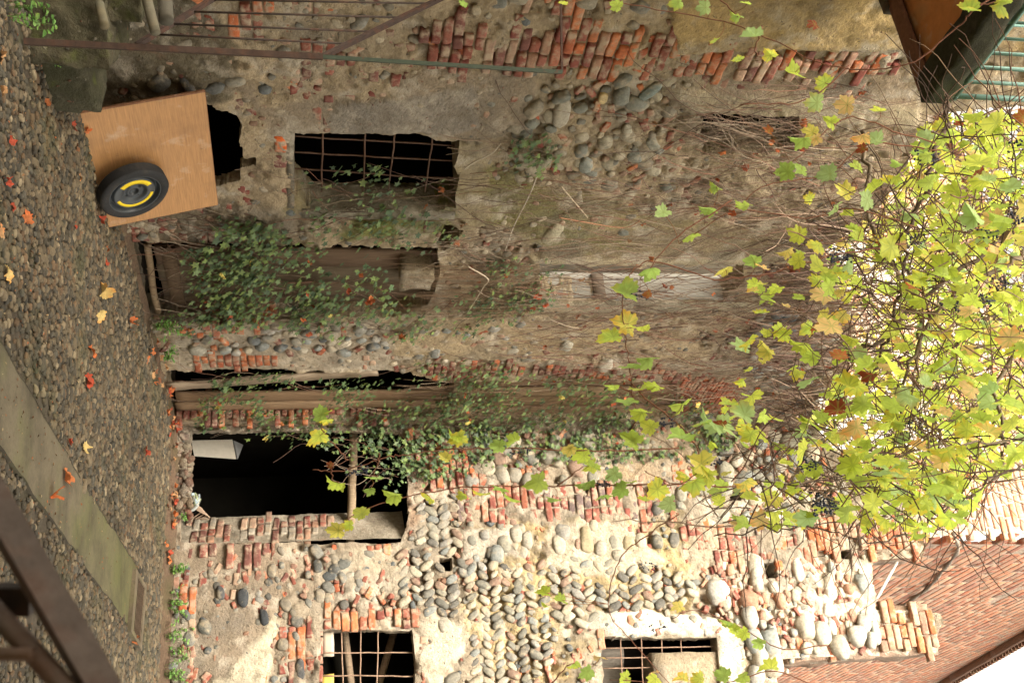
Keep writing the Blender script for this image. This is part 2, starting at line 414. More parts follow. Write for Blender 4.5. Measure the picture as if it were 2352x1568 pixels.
BZ = []
def brick_zone(out, poly, pal, pitch=.088, blen=.26, prob=.85, prot=.004, pv=.008, tilt=.02, hh=None, xoff=0, hd=.05, gap=.014):
    poly = np.asarray(poly); s0, z0 = poly.min(0); s1, z1 = poly.max(0)
    if prob >= .74: BZ.append(poly)
    hh = hh or pitch * .43; row = 0; z = z0 - (z0 % pitch); pts = []
    while z < z1 + pitch:
        s = s0 - blen + (row % 2) * blen * .5 + RS.rand() * .04 + xoff
        while s < s1 + blen:
            ln = blen * (1 if RS.rand() < .62 else .5) * (.94 + .1 * RS.rand())
            pts.append((s + ln / 2, z + (RS.rand() - .5) * .008, ln)); s += ln + gap
        z += pitch; row += 1
    pts = np.array(pts); d, _ = sdf(pts[:, :2], poly)
    for (s, z, ln), dd in zip(pts, d):
        if dd < .005 and RS.rand() < prob:
            c = pick(pal)
            out.append((s, z, prot - hd + (RS.rand() - .5) * 2 * pv + .0, ln / 2 - .005, hh * (.9 + .18 * RS.rand()), hd, (RS.rand() - .5) * 2 * tilt, *c))

def stone_zone(out, poly, pal, size=.06, sp=1.5, prot=.01, pv=.015, rot=None, brickp=0, bout=None, prob=1, elong=1.5):
    poly = np.asarray(poly); s0, z0 = poly.min(0); s1, z1 = poly.max(0); st = size * sp
    pts = []; row = 0; z = z0
    while z < z1:
        s = s0 + (row % 2) * st * .5
        while s < s1: pts.append((s + (RS.rand() - .5) * st * .7, z + (RS.rand() - .5) * st * .6)); s += st * 1.15
        z += st; row += 1
    pts = np.array(pts); d, _ = sdf(pts, poly)
    for (s, z), dd in zip(pts, d):
        if dd > -size * .1 or RS.rand() > prob: continue
        if bout is not None and RS.rand() < brickp:
            bout.append((s, z, prot - .045 + (RS.rand() - .5) * .02, .03 + .05 * RS.rand(), .02 + .015 * RS.rand(), .05, (RS.rand() - .5) * 1.6, *pick(RED + RED + ORANGE[1:] + PALE))); continue
        k = .6 + .75 * RS.rand()
        r = size * .5 * k
        a = RS.rand() * pi if rot is None else rot + (RS.rand() - .5) * .7
        out.append((s, z, prot - r * .35 + (RS.rand() - .5) * 2 * pv, r * (1 + (elong - 1) * RS.rand() * 1.2), r, r * .8, a, *pick(pal)))

def herring(out, poly, pal, dz=.155, ds=.112, rl=.084, rs=.046, prot=.030):
    poly = np.asarray(poly); s0, z0 = poly.min(0); s1, z1 = poly.max(0); row = 0; z = z0; pts = []
    while z < z1:
        s = s0 + RS.rand() * ds; sg = 1 if row % 2 else -1
        while s < s1: pts.append((s + (RS.rand() - .5) * ds * .25, z + (RS.rand() - .5) * dz * .14, sg)); s += ds * (.85 + .3 * RS.rand())
        z += dz; row += 1
    pts = np.array(pts); d, _ = sdf(pts[:, :2], poly)
    for (s, z, sg), dd in zip(pts, d):
        if dd > -.02 or RS.rand() < .015: continue
        k = .75 + .45 * RS.rand()
        out.append((s, z, prot - rs * .4 + (RS.rand() - .5) * .016, rl * k * (.85 + .3 * RS.rand()), rs * k, rs * .8 * k, pi / 2 + sg * (.62 + (RS.rand() - .5) * .5), *pick(pal)))

def clear_holes(B, holes, reach):
    B = np.asarray(B, float); P0 = B[:, :2]; k = np.ones(len(B), bool); c, s = np.cos(B[:, 6]), np.sin(B[:, 6])
    e = np.stack([c, s], 1) * B[:, 3:4] * reach
    for h in holes:
        for Q in (P0, P0 + e, P0 - e): k &= sdf(Q, h)[0] > .004
    return B[k]

# ------------------------------------------------------------------ a wall face: grid with openings, ragged edges, reveals
def wall_face(W, outline, holes, zones, step=.025, base=(.43, .335, .215), amp=.030, reveal=.45, seed=0):
    """outline/hole polygons in (s,z). zones: (poly, colour, raise, raggedness). Returns (Acc mortar, Acc reveal)"""
    outline = np.asarray(outline); s0, z0 = outline.min(0) - step; s1, z1 = outline.max(0) + step
    ns, nz = int((s1 - s0) / step) + 2, int((z1 - z0) / step) + 2
    S, Z = np.meshgrid(s0 + np.arange(ns) * step, z0 + np.arange(nz) * step)
    P = np.stack([S.ravel(), Z.ravel()], 1)
    Dmin = np.full(len(P), 1e9); Nr = P.copy(); inside_hole = None
    polys = [outline] + list(holes)
    rag = []
    for pl in polys:                       # rag the polygons themselves
        q = []
        for i in range(len(pl)):
            a, b = np.array(pl[i]), np.array(pl[(i + 1) % len(pl)]); m = max(1, int(np.linalg.norm(b - a) / (.07 if pl is not outline else .12)))
            for t in range(m): q.append(a + (b - a) * t / m)
        q = np.array(q); q3 = np.c_[q, np.zeros(len(q))]
        q[:, 0] += vnoise(q3, 7, 11 + seed) * .018; q[:, 1] += vnoise(q3, 7, 17 + seed) * .018
        rag.append(q)
    for pl in rag:
        lo_, hi_ = pl.min(0) - .1, pl.max(0) + .1; bb = np.nonzero(((P > lo_) & (P < hi_)).all(1))[0]
        d, nr = sdf(P[bb], pl); a = np.abs(d); m = a < Dmin[bb]; Dmin[bb[m]] = a[m]; Nr[bb[m]] = nr[m]
    snap = Dmin < step * .55
    P2 = P.copy(); P2[snap] = Nr[snap]
    idx = np.arange(ns * nz).reshape(nz, ns)
    f = np.stack([idx[:-1, :-1], idx[:-1, 1:], idx[1:, 1:], idx[1:, :-1]], -1).reshape(-1, 4)
    cen = P2[f].mean(1)
    keep = sdf(cen, rag[0])[0] < 0
    hole_id = np.full(len(f), -1)
    for k, h in enumerate(rag[1:]):
        lo_, hi_ = h.min(0), h.max(0); bb = np.nonzero(((cen > lo_) & (cen < hi_)).all(1))[0]
        ins = np.zeros(len(cen), bool); ins[bb] = sdf(cen[bb], h)[0] < 0; hole_id[ins & keep] = k
    solid = keep & (hole_id < 0)
    p3 = np.c_[P2, np.zeros(len(P2))]
    n = fbm(p3, 1.1, 3, seed) * amp * 1.3 + fbm(p3, 5, 4, seed + 5) * amp * 1.5 + np.abs(fbm(p3, 13, 3, seed + 9)) * amp * 1.1 - amp * .2
    pit = np.clip(fbm(p3, 8, 3, seed + 55) - .30, 0, 1); n = n - pit * amp * 6
    C = np.tile(np.array(base), (len(P2), 1)) * (1 + .16 * fbm(p3, 1.6, 4, seed + 3))[:, None]
    nzA = fbm(p3, 3.5, 4, seed + 21) * 1.6; nzB = fbm(p3, 11, 2, seed + 31) * 1.5
    for z in zones:
        poly, c, up, ragd = z[:4]
        poly = np.asarray(poly); lo_, hi_ = poly.min(0) - .3, poly.max(0) + .3; bb = np.nonzero(((P2 > lo_) & (P2 < hi_)).all(1))[0]
        d = np.full(len(P2), 9.0); d[bb] = sdf(P2[bb], poly)[0] + nzA[bb] * ragd + nzB[bb] * ragd * .4
        m = np.clip(.5 - d / .035 if len(z) < 5 else .5 - d / z[4], 0, 1)[:, None]
        C = C * (1 - m) + np.array(c) * m
        mm = m[:, 0]
        if up is not None: n = n * (1 - mm) + (up + (n * .3)) * mm
    A = Acc()
    Wp = W.PA(np.c_[P2, n])
    used = np.unique(f[solid]); mp = -np.ones(len(P2), int); mp[used] = np.arange(len(used))
    A.add(Wp[used], mp[f[solid]], C[used])
    # reveals: boundary edges between solid and hole faces pushed inwards
    Rv = Acc(); fg = np.where(solid, 1, 0).reshape(nz - 1, ns - 1); hg = hole_id.reshape(nz - 1, ns - 1)
    rv = reveal if hasattr(reveal, '__len__') else [reveal] * len(holes)
    E = []
    for (a, b, e0, e1, flip) in ((fg[:, :-1], hg[:, 1:], (0, 1), (1, 1), 0), (fg[:, 1:], hg[:, :-1], (0, 1), (1, 1), 1)):
        yy, xx = np.nonzero((a == 1) & (b >= 0))
        for y, x in zip(yy, xx): E.append((idx[y, x + 1], idx[y + 1, x + 1], b[y, x], flip))
    for (a, b, flip) in ((fg[:-1], hg[1:], 1), (fg[1:], hg[:-1], 0)):
        yy, xx = np.nonzero((a == 1) & (b >= 0))
        for y, x in zip(yy, xx): E.append((idx[y + 1, x], idx[y + 1, x + 1], b[y, x], flip))
    V = []; Fq = []; CC = []
    for i0, i1, h, fl in E:
        dep = rv[h]; m = max(2, int(dep / .06)); base_i = len(V)
        for t in range(m + 1):
            for i in (i0, i1):
                q = P2[i]; nn = n[i] * (1 - t / m) - dep * t / m
                if t: jx = _h(np.array([int(i)]), np.array([t]), np.array([h]), 5)[0] - .5
                else: jx = 0
                V.append(W.P(q[0] + jx * .018, q[1] + jx * .012, nn)); CC.append(C[i] * .98)
        for t in range(m):
            a = base_i + 2 * t
            Fq.append((a, a + 1, a + 3, a + 2))
    if V: Rv.add(np.array(V), np.array(Fq), np.array(CC))
    return A, Rv

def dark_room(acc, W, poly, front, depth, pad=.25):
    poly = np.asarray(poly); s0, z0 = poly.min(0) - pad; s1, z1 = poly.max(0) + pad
    c = (.012, .01, .009)  # closed box behind an opening; the unlit room's shade is its black colour
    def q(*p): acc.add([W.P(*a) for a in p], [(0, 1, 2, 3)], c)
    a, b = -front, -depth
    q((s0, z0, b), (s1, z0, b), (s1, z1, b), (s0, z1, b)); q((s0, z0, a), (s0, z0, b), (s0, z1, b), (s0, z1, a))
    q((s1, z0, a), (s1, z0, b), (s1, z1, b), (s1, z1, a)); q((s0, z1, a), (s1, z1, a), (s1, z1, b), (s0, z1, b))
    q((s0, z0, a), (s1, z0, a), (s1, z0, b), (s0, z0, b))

# =================================================================== SETTING: ground
def ground():
    xs = np.unique(np.concatenate([np.linspace(-60, -4.6, 14), np.arange(-4.6, 5.6, .07), np.linspace(5.6, 60, 14)]))
    ys = np.unique(np.concatenate([np.linspace(-40, 3.2, 10), np.arange(3.2, 14.2, .07), np.linspace(14.2, 80, 14)]))
    X, Y = np.meshgrid(xs, ys); P = np.c_[X.ravel(), Y.ravel(), np.zeros(X.size)]
    P[:, 2] = fbm(P, .8, 3, 2) * .02 + fbm(P, 5, 3, 4) * .008 - .012
    nx = len(xs); idx = np.arange(P.shape[0]).reshape(len(ys), nx)
    f = np.stack([idx[:-1, :-1], idx[:-1, 1:], idx[1:, 1:], idx[1:, :-1]], -1).reshape(-1, 4)
    C = np.tile([.075, .06, .042], (len(P), 1)) * (1 + .3 * fbm(P, 1.2, 3, 8))[:, None]
    # brown earth along the foot of the walls
    A = Acc(); A.add(P, f, C); o = A.build('ground', M_DIRT, origin=(0, 0, 0)); tag(o, kind='structure')
ground()

strip = np.array([on_ground(a, b)[:2] for a, b in [(560, -150), (796, 0), (1028, 139), (1305, 312), (1448, 300), (1037, 0), (830, -150)]])
def _rag(P):
    q = []
    for i in range(len(P)):
        a, b = P[i], P[(i + 1) % len(P)]; m = max(1, int(np.linalg.norm(b - a) / .08))
        for t in range(m): q.append(a + (b - a) * t / m)
    q = np.array(q); q3 = np.c_[q, np.zeros(len(q))]
    return q + np.c_[fbm(q3, 3, 3, 5), fbm(q3, 3, 3, 15)] * .028
strip = _rag(strip)
grate_px = [(1305, 314), (1347, 338), (1494, 326), (1448, 301)]
def cobbles():
    # pebbles set on edge in the earth
    pts = []
    y = 4.2
    while y < 14.0:
        sp_ = .038 + .0026 * (y - 4.5); x = -3.6 - RS.rand() * sp_
        while x < 4.9:
            pts.append((x + (RS.rand() - .5) * sp_ * .6, y + (RS.rand() - .5) * sp_ * .6, sp_)); x += sp_ * (1 + .15 * RS.rand())
        y += sp_ * .92
    pts = np.array(pts)
    # visible part only, in front of both walls and off the concrete strip
    rel = np.c_[pts[:, 0], pts[:, 1], np.zeros(len(pts))] - CAM
    dep = rel[:, 1] * cp + rel[:, 2] * sp
    uu = 784 + F * rel[:, 0] / dep; vv = 1176 + F * (-rel[:, 1] * sp + rel[:, 2] * cp) / dep
    m = (uu > -120) & (uu < 1700) & (vv > -90)
    m &= ((np.c_[pts[:, :2], np.zeros(len(pts))] - L.o) @ L.n) > .02
    m &= ((np.c_[pts[:, :2], np.zeros(len(pts))] - R.o) @ R.n) > .10
    d, _ = sdf(pts[:, :2], strip); m &= d > -.035 + .05 * RS.rand(len(pts))
    gp = np.array([on_ground(a, b)[:2] for a, b in grate_px]); m &= sdf(pts[:, :2], gp)[0] > .02
    p3 = np.c_[pts[:, :2], np.zeros(len(pts))]
    nz = fbm(p3, 1.0, 3, 77)
    m &= RS.rand(len(pts)) < np.clip(1.1 + nz * 1.5, .15, 1)
    pts = pts[m]; nz = nz[m]; N = len(pts)
    k = .62 + .55 * RS.rand(N) ** 1.5; big = RS.rand(N) < .035; k[big] *= 1.5
    r = pts[:, 2] * .5 * k
    pal = np.array([(.115, .095, .068), (.07, .063, .05), (.15, .122, .085), (.085, .08, .068), (.19, .155, .11), (.14, .095, .06), (.05, .047, .04), (.25, .21, .15)])
    C = pal[RS.choice(8, N, p=[.2, .18, .16, .14, .11, .1, .07, .04])] * (.75 + .4 * RS.rand(N, 1)) * np.array([1.0, .95, .85])
    Srow = np.c_[pts[:, 0], pts[:, 1], r * (-.28 + .30 * RS.rand(N)) + fbm(p3[m], .8, 3, 2) * .02 - .004, r * (1.1 + .5 * RS.rand(N)), r * .95, r * .75, RS.rand(N) * pi, C]
    A = Acc(); lay_stones(A, Frame((0, 0, 0), (1, 0, 0), (0, 1, 0), (0, 0, 1)), Srow, tmpl=ICO1 if False else ICO2, rough=.25, cut=-.28)
    o = A.build('cobble_paving', M_PEB, origin=(0, 0, 0)); tag(o, kind='structure')
cobbles()

def path():
    A = Acc(); lo, hi = strip.min(0), strip.max(0); st = .035
    xs = np.arange(lo[0] - st, hi[0] + st, st); ys = np.arange(lo[1] - st, hi[1] + st, st)
    X, Y = np.meshgrid(xs, ys); P = np.c_[X.ravel(), Y.ravel()]
    d, nr = sdf(P, strip); sn = np.abs(d) < st * .72; P[sn] = nr[sn]
    idx = np.arange(len(P)).reshape(len(ys), len(xs))
    f = np.stack([idx[:-1, :-1], idx[:-1, 1:], idx[1:, 1:], idx[1:, :-1]], -1).reshape(-1, 4)
    f = f[sdf(P[f].mean(1), strip)[0] < 0]
    V = np.c_[P, .012 + fbm(np.c_[P, np.zeros(len(P))], 1.5, 3, 9) * .006]
    used = np.unique(f); mp = -np.ones(len(P), int); mp[used] = np.arange(len(used))
    C = np.tile([.15, .125, .082], (len(used), 1)) * (1 + .15 * fbm(V[used], 1.1, 3, 33))[:, None]
    far = np.clip((V[used][:, 1] - 8.2 + .8 * fbm(V[used], 1.3, 3, 3)) / 2.2, 0, 1)[:, None] * .6
    C = C * (1 - far) + np.array([.12, .125, .04]) * far
    A.add(V[used], mp[f], C)
    m = len(strip)                               # the edge of the slab
    q = np.r_[np.c_[strip, np.full(m, .02)], np.c_[strip, np.full(m, -.03)]]
    A.add(q, [(i, (i + 1) % m, (i + 1) % m + m, i + m) for i in range(m)], (.12, .10, .07))
    o = A.build('concrete_path', M_CONC, origin=(0, 0, 0)); tag(o, kind='structure')
path()

def dirt_edge(name, W, s0, s1, wd, h):
    A = Acc(); S = np.arange(s0, s1, .05); T = np.linspace(0, 1, 9)
    V = []; 
    for s in S:
        ww = wd * (1 + .35 * vnoise(np.array([[s, 0, 0]]), 2.3, 5)[0])
        for t in T:
            V.append(W.P(s, h * (1 - t) ** 1.6 - .02 + .0, -.02 + ww * t))
    V = np.array(V); V[:, 2] += fbm(V, 9, 3, 4) * .014
    n = len(T); idx = np.arange(len(V)).reshape(len(S), n)
    f = np.stack([idx[:-1, :-1], idx[1:, :-1], idx[1:, 1:], idx[:-1, 1:]], -1).reshape(-1, 4)
    A.add(V, f, np.array([.13, .085, .055]) * (1 + .25 * fbm(V, 3, 3, 6))[:, None])
    o = A.build(name, M_DIRT); tag(o, kind='structure')
dirt_edge('earth_bank', L, -2.5, sc_, .22, .07)
dirt_edge('earth_bank', R, -.1, 6.0, .42, .12)

ch = thing('added_shade_house', (0, -2.6, 0), 'added unseen ochre house front with shuttered windows behind the viewer, shading the courtyard', 'house')  # unseen house added behind the camera to shade the ground and lower walls
class Plain(Wall):
    def __init__(self, p, d):
        self.o = np.array([p[0], p[1], 0.0]); self.d = np.array(d, float); self.n = np.array([self.d[1], -self.d[0], 0.0]); self.z = np.array([0, 0, 1.0])
Cw = Plain((9, -2.6), (-1.0, 0, 0))
hs_ = [np.array([(3 + k * 4, z), (4.1 + k * 4, z), (4.1 + k * 4, z + 1.7), (3 + k * 4, z + 1.7)]) for k in range(3) for z in (1.0, 4.4, 8.0)]
A, Rv = wall_face(Cw, [(0, -.1), (17, -.1), (17, 11.9), (0, 11.9)], hs_, [], step=.16, base=(.42, .30, .15), amp=.012, reveal=.2, seed=90)
A.build('rendered_wall', M_PLASTER, ch); Rv.build('opening_reveal', M_PLASTER, ch)
for h in hs_:
    A = Acc(); c = Cw.P(h[:, 0].mean(), h[:, 1].mean(), -.17); slab(A, c, Cw.d * .56, np.array([0, 0, .86]), Cw.n * .02, (.10, .13, .09), (6, 10, 1), .002); A.build('shutter', M_WOOD, ch)
A = Acc(); slab(A, np.array([.5, -2.3, 12.0]), np.array([8.8, 0, 0]), np.array([0, .55, -.1]), np.array([0, 0, .07]), (.28, .13, .08), (30, 4, 1), .01); A.build('eave', M_BRICK, ch)
A = Acc(); slab(A, np.array([.5, -6.2, 5.85]), np.array([8.5, 0, 0]), np.array([0, 3.45, 0]), np.array([0, 0, 5.85]), (.42, .30, .15), (8, 4, 8), .0); A.build('building_body', M_PLASTER, ch)

# =================================================================== THE LONG LEFT WALL
house = thing('ruined_house', tuple(L.at(300, 420) * [1, 1, 0]), 'crumbling brick and rubble house wall on the left, overgrown with ivy and dry vines', 'house')
sL0 = L.px(-260, 400)[0]
Lout = [(sL0, -.15), (sc_ + .02, -.15)] + [tuple(L.px(a, b)) for a, b in [(975, 1800), (900, 1900), (840, 1950), (760, 1965), (690, 1950), (640, 1905), (570, 1890), (500, 2000), (400, 2075), (262, 2135), (250, 2250), (235, 2600), (-260, 3000)]]
Lout[-1] = (sL0, Lout[-1][1])
h_low = L.poly([(235, 400), (240, 480), (252, 508), (265, 537), (289, 554), (319, 552), (335, 561), (358, 558), (358, 588), (382, 588), (382, 553), (408, 551), (414, 520), (428, 490), (428, 410)])
h_win = L.poly([(302, 671), (307, 840), (314, 950), (322, 1056), (350, 1050), (378, 1042), (405, 1052), (470, 1045), (488, 1000), (486, 720), (450, 690), (430, 671)])
h_top = L.poly([(262, 1612), (262, 1838), (345, 1832), (352, 1608)])
h_door = L.poly([(562, 300), (566, 1005), (640, 1012), (700, 985), (728, 900), (729, 330), (640, 318)])
h_loft = L.poly([(606, 1240), (606, 1712), (650, 1708), (690, 1660), (684, 1240)])
h_door2 = L.poly([(850, 382), (850, 880), (880, 1042), (958, 1035), (964, 392)])
h_shut = L.poly([(872, 1085), (875, 1555), (958, 1550), (958, 1085)])
h_bit = L.poly([(508, 1028), (562, 1000), (578, 1022), (528, 1066)])
Lholes = [h_low, h_win, h_top, h_door, h_loft, h_door2, h_shut, h_bit]
OCHRE = (.52, .37, .17)
Lz = [
    (L.poly([(-260, 1500), (60, 1548), (118, 1560), (112, 1800), (112, 2062), (118, 2400), (240, 2700), (-260, 3100)]), OCHRE, .035, .02, .012),
    (L.poly([(250, 1570), (280, 1850), (290, 2100), (238, 2110), (205, 1700), (215, 1560)]), (.50, .41, .27), .03, .03),
    (L.poly([(160, 1650), (160, 2090), (240, 2100), (210, 1640)]), (.36, .27, .18), .01, .05),
    (L.poly([(200, 560), (300, 620), (310, 1010), (330, 1060), (300, 1240), (170, 1230), (170, 960), (230, 900), (240, 600)]), (.33, .26, .18), .012, .08),
    (L.poly([(300, 760), (240, 780), (200, 1080), (290, 1100), (305, 1050)]), (.30, .26, .21), .016, .06),
    (L.poly([(325, 1040), (325, 1110), (500, 1150), (530, 1060), (440, 1030)]), (.42, .34, .20), .03, .04),
    (L.poly([(430, 690), (430, 1150), (560, 1200), (590, 1700), (540, 1720), (420, 1250), (500, 640)]), (.33, .27, .14), .01, .06),
    (L.poly([(520, 1230), (600, 1235), (604, 1720), (560, 1850), (520, 1800)]), (.30, .235, .14), .02, .04),
    (L.poly([(590, 1215), (604, 1220), (604, 1860), (585, 1860)]), (.50, .42, .27), .035, .02),
    (L.poly([(690, 1240), (715, 1240), (712, 1790), (688, 1700)]), (.47, .41, .29), .03, .02),
    (L.poly([(735, 920), (820, 900), (830, 1300), (790, 1500), (740, 1400)]), (.44, .34, .21), .012, .06),
    (L.poly([(740, 400), (850, 400), (850, 900), (740, 900)]), (.50, .42, .31), .0, .05),
    (L.poly([(-200, 180), (230, 180), (230, 500), (160, 560), (-200, 420)]), (.17, .14, .09), None, .08, .05),
    (L.poly([(480, 360), (740, 360), (740, 480), (560, 620), (450, 520)]), (.20, .15, .09), None, .08, .06),
    (L.poly([(440, 800), (545, 800), (545, 1080), (440, 1010)]), (.22, .22, .07), None, .10, .08),
    (L.poly([(380, 1130), (500, 1130), (570, 1260), (560, 1450), (500, 1300), (400, 1230)]), (.24, .21, .08), None, .12, .08),
]
A, Rv = wall_face(L, Lout, Lholes, Lz, step=.024, reveal=[.10, .34, .3, .3, .28, .3, .14, .3], seed=3)
A.build('masonry', M_MORTAR, house); Rv.build('opening_reveal', M_MORTAR, house)

BZ.clear(); Bk, St = [], []
bz = lambda px, pal, **k: brick_zone(Bk, L.poly(px), pal, **k)
bz([(98, 655), (98, 960), (160, 960), (175, 880), (172, 655)], RED, prob=.9, prot=.008, pv=.010)
bz([(172, 660), (185, 960), (300, 880), (300, 700), (262, 660)], RED + PALE, prob=.75, prot=.002, pv=.010, blen=.18)
bz([(0, 340), (0, 640), (90, 640), (95, 480), (60, 360)], RED + ORANGE[:1], prob=.75, prot=.004, pv=.01)
bz([(0, 640), (0, 760), (95, 770), (95, 640)], RED + PALE, prob=.3, prot=-.002, pv=.01)
bz([(40, 968), (40, 1080), (165, 1080), (165, 968)], RED, prob=.95, prot=.022)
bz([(60, 1080), (60, 1270), (165, 1270), (165, 1080)], RED + PALE, prob=.9, prot=.016)
bz([(-40, 1270), (30, 1390), (60, 1390), (70, 1560), (165, 1560), (168, 1270), (90, 1270)], ORANGE + RED[:2] + PALE[:1], prob=.96, prot=.021)
bz([(112, 1560), (112, 1690), (168, 1690), (168, 1560)], ORANGE + RED[:1], prob=.97, prot=.03)
bz([(112, 1690), (112, 2050), (172, 2050), (172, 1690)], PALE + RED + ORANGE[:1], prob=.97, prot=.036)
bz([(172, 1590), (172, 1850), (205, 1860), (205, 1590)], RED + PALE, prob=.8, prot=.012)
bz([(205, 1860), (180, 2010), (235, 1980), (250, 1870)], RED + PALE, prob=.8, prot=.01)
bz([(300, 628), (300, 668), (440, 668), (440, 628)], RED + PALE, prob=.9, prot=.005, pitch=.16, blen=.17)
bz([(440, 490), (430, 660), (500, 680), (500, 520)], RED + PALE, prob=.62, prot=.0)
bz([(218, 470), (218, 560), (262, 590), (262, 500)], RED, prob=.6, prot=.0)
bz([(295, 668), (295, 1050), (308, 1050), (303, 668)], RED, prob=.8, prot=.0, blen=.12)
bz([(500, 280), (500, 600), (560, 600), (560, 290)], RED + PALE + [(.30, .24, .16)], prob=.6, prot=.0)
bz([(340, 1060), (340, 1130), (420, 1130), (420, 1060)], PALE + ORANGE[:1], prob=.3, prot=.01)
bz([(735, 420), (738, 600), (775, 600), (770, 420)], ORANGE, prob=.85, prot=.012)
bz([(812, 440), (812, 640), (850, 640), (850, 440)], ORANGE, prob=.97, prot=.022)
bz([(815, 640), (815, 880), (850, 880), (850, 640)], ORANGE + PALE, prob=.5, prot=.0)
bz([(836, 980), (838, 1560), (872, 1560), (870, 980)], RED + ORANGE[:2], prob=.96, prot=.022)
bz([(842, 1560), (842, 1760), (872, 1760), (872, 1560)], RED + ORANGE[:2], prob=.7, prot=.0)
bz([(872, 1562), (872, 1705), (950, 1700), (950, 1562)], [(.36, .11, .06), (.30, .10, .06)], prob=1, prot=.03, pitch=.052, hh=.021, tilt=.01)
bz([(735, 620), (735, 960), (812, 960), (812, 620)], RED + ORANGE[:1], prob=.14, prot=.0)
bz([(360, 1150), (360, 1600), (590, 1500), (560, 1200)], RED + ORANGE[:1] + PALE, prob=.06, prot=.0, blen=.16)
bz([(500, 1500), (500, 1800), (640, 1850), (640, 1720), (590, 1500)], RED + PALE, prob=.15, prot=.0)
# one bright replaced brick beside the window
s_, z_ = L.px(328, 644); Bk.append((s_, z_, -.025, .105, .05, .05, 0, .62, .13, .03))
stz = lambda px, pal, **k: stone_zone(St, L.poly(px), pal, bout=Bk, **k)
stz([(-40, 1100), (-40, 1540), (60, 1540), (65, 1390), (30, 1290), (40, 1120)], GREY, size=.12, sp=1.45, prot=.01, brickp=.25)
stz([(172, 1230), (172, 1590), (260, 1600), (330, 1560), (420, 1500), (420, 1180), (300, 1170), (250, 1200)], [(.24, .21, .16), (.30, .26, .19), (.19, .19, .16), (.34, .30, .22)], size=.115, sp=1.5, prot=.004, pv=.02, brickp=.3, prob=.9)
stz([(350, 1170), (350, 1560), (560, 1500), (580, 1230), (470, 1180)], [(.24, .21, .16), (.30, .26, .19), (.19, .19, .16), (.34, .30, .22)], size=.12, sp=1.7, prot=.0, brickp=.2, prob=.5)
stz([(165, 260), (165, 640), (215, 640), (235, 470), (210, 290)], GREY + [(.12, .12, .11)], size=.12, sp=1.5, prot=.012, brickp=.2, prob=.8)
stz([(100, 380), (100, 655), (165, 655), (165, 380)], GREY, size=.10, sp=1.7, prot=.0, brickp=.25, prob=.5)
stz([(0, 780), (0, 1250), (95, 1250), (40, 960), (95, 780)], GREY + LIGHTST, size=.09, sp=2, prot=.0, brickp=.25, prob=.35)
stz([(742, 425), (742, 900), (812, 900), (812, 640), (808, 425)], LIGHTST + GREY, size=.115, sp=1.3, prot=.025, brickp=.16)
stz([(742, 900), (742, 1500), (836, 1500), (830, 900)], LIGHTST + GREY + PALE, size=.10, sp=1.7, prot=.0, brickp=.3, prob=.45)
stz([(700, 1720), (700, 1940), (960, 1880), (960, 1720)], GREY + LIGHTST, size=.15, sp=1.3, prot=.02, brickp=.25)
stz([(880, 1700), (880, 1800), (975, 1790), (975, 1560), (955, 1560)], GREY + LIGHTST, size=.14, sp=1.3, prot=.02, brickp=.25)
stz([(440, 660), (440, 700), (500, 700), (500, 600)], GREY, size=.08, sp=1.6, prot=.0, brickp=.4)
stz([(-200, 250), (-200, 1540), (110, 1550), (250, 1600), (300, 2060), (560, 1880), (950, 1880), (970, 300)], [(.24, .21, .16), (.32, .27, .20), (.19, .18, .15), (.38, .32, .23), (.30, .19, .13)], size=.06, sp=1.8, prot=-.004, pv=.012, brickp=.16, prob=.75)
# particular large stones seen in the photograph: u, v, long px, short px, angle, colour
for (u, v, a, b, an, c) in [(190, 430, 34, 24, .2, (.12, .12, .12)), (258, 1290, 62, 30, .1, (.38, .34, .27)), (378, 1222, 44, 26, .15, (.44, .38, .28)), (208, 1495, 46, 24, -.5, (.20, .23, .21)),
                            (380, 1345, 34, 26, .3, (.24, .25, .22)), (535, 1265, 50, 30, -.3, (.36, .32, .22)), (240, 500, 26, 20, .4, (.30, .28, .20)), (225, 1385, 26, 18, .1, (.55, .42, .22)),
                            (35, 1385, 40, 24, .4, (.17, .17, .15)), (65, 1395, 44, 14, -.5, (.27, .28, .22)), (790, 1300, 30, 26, 0, (.38, .36, .30)), (835, 1390, 40, 30, 0, (.44, .40, .33)),
                            (228, 2040, 18, 12, -.5, (.58, .47, .33)), (810, 1000, 26, 18, 0, (.22, .22, .20)), (330, 1500, 30, 22, .6, (.26, .25, .20)), (300, 1440, 26, 20, .2, (.34, .31, .24))]:
    s_, z_ = L.px(u, v); dd = (L.at(u, v) - CAM)[1]
    k = dd / F * .62
    St.append((s_, z_, .0, a * k * 1.35, b * k, b * k * .7, an, *c))
frL = Frame(L.o, L.d, L.z, L.n)
Bk = clear_holes(Bk, Lholes, .7); St = clear_holes(St, Lholes, .9)
for z_ in BZ: St = St[sdf(St[:, :2], z_)[0] > .0]
A = Acc(); lay_bricks(A, frL, Bk)
# bricks in the jamb of the ivy door and of the far door
for (s_u, v0, v1) in ((729, 420, 640), (962, 400, 900)):
    s_, za = L.px(s_u, v0); _, zb = L.px(s_u, v1); jb = []
    brick_zone(jb, np.array([(0.0, za), (.3, za), (.3, zb), (0, zb)]), ORANGE + RED, prob=.9, prot=.012)
    lay_bricks(A, Frame(L.P(s_, 0), -L.n, L.z, -L.d), jb)
A.build('brickwork', M_BRICK, house)
A = Acc(); lay_stones(A, frL, St); A.build('stonework', M_STONE, house)

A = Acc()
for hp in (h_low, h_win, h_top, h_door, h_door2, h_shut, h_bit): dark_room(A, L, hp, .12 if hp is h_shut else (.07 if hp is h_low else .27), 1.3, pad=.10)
A.build('dark_room', M_BLACK, house)
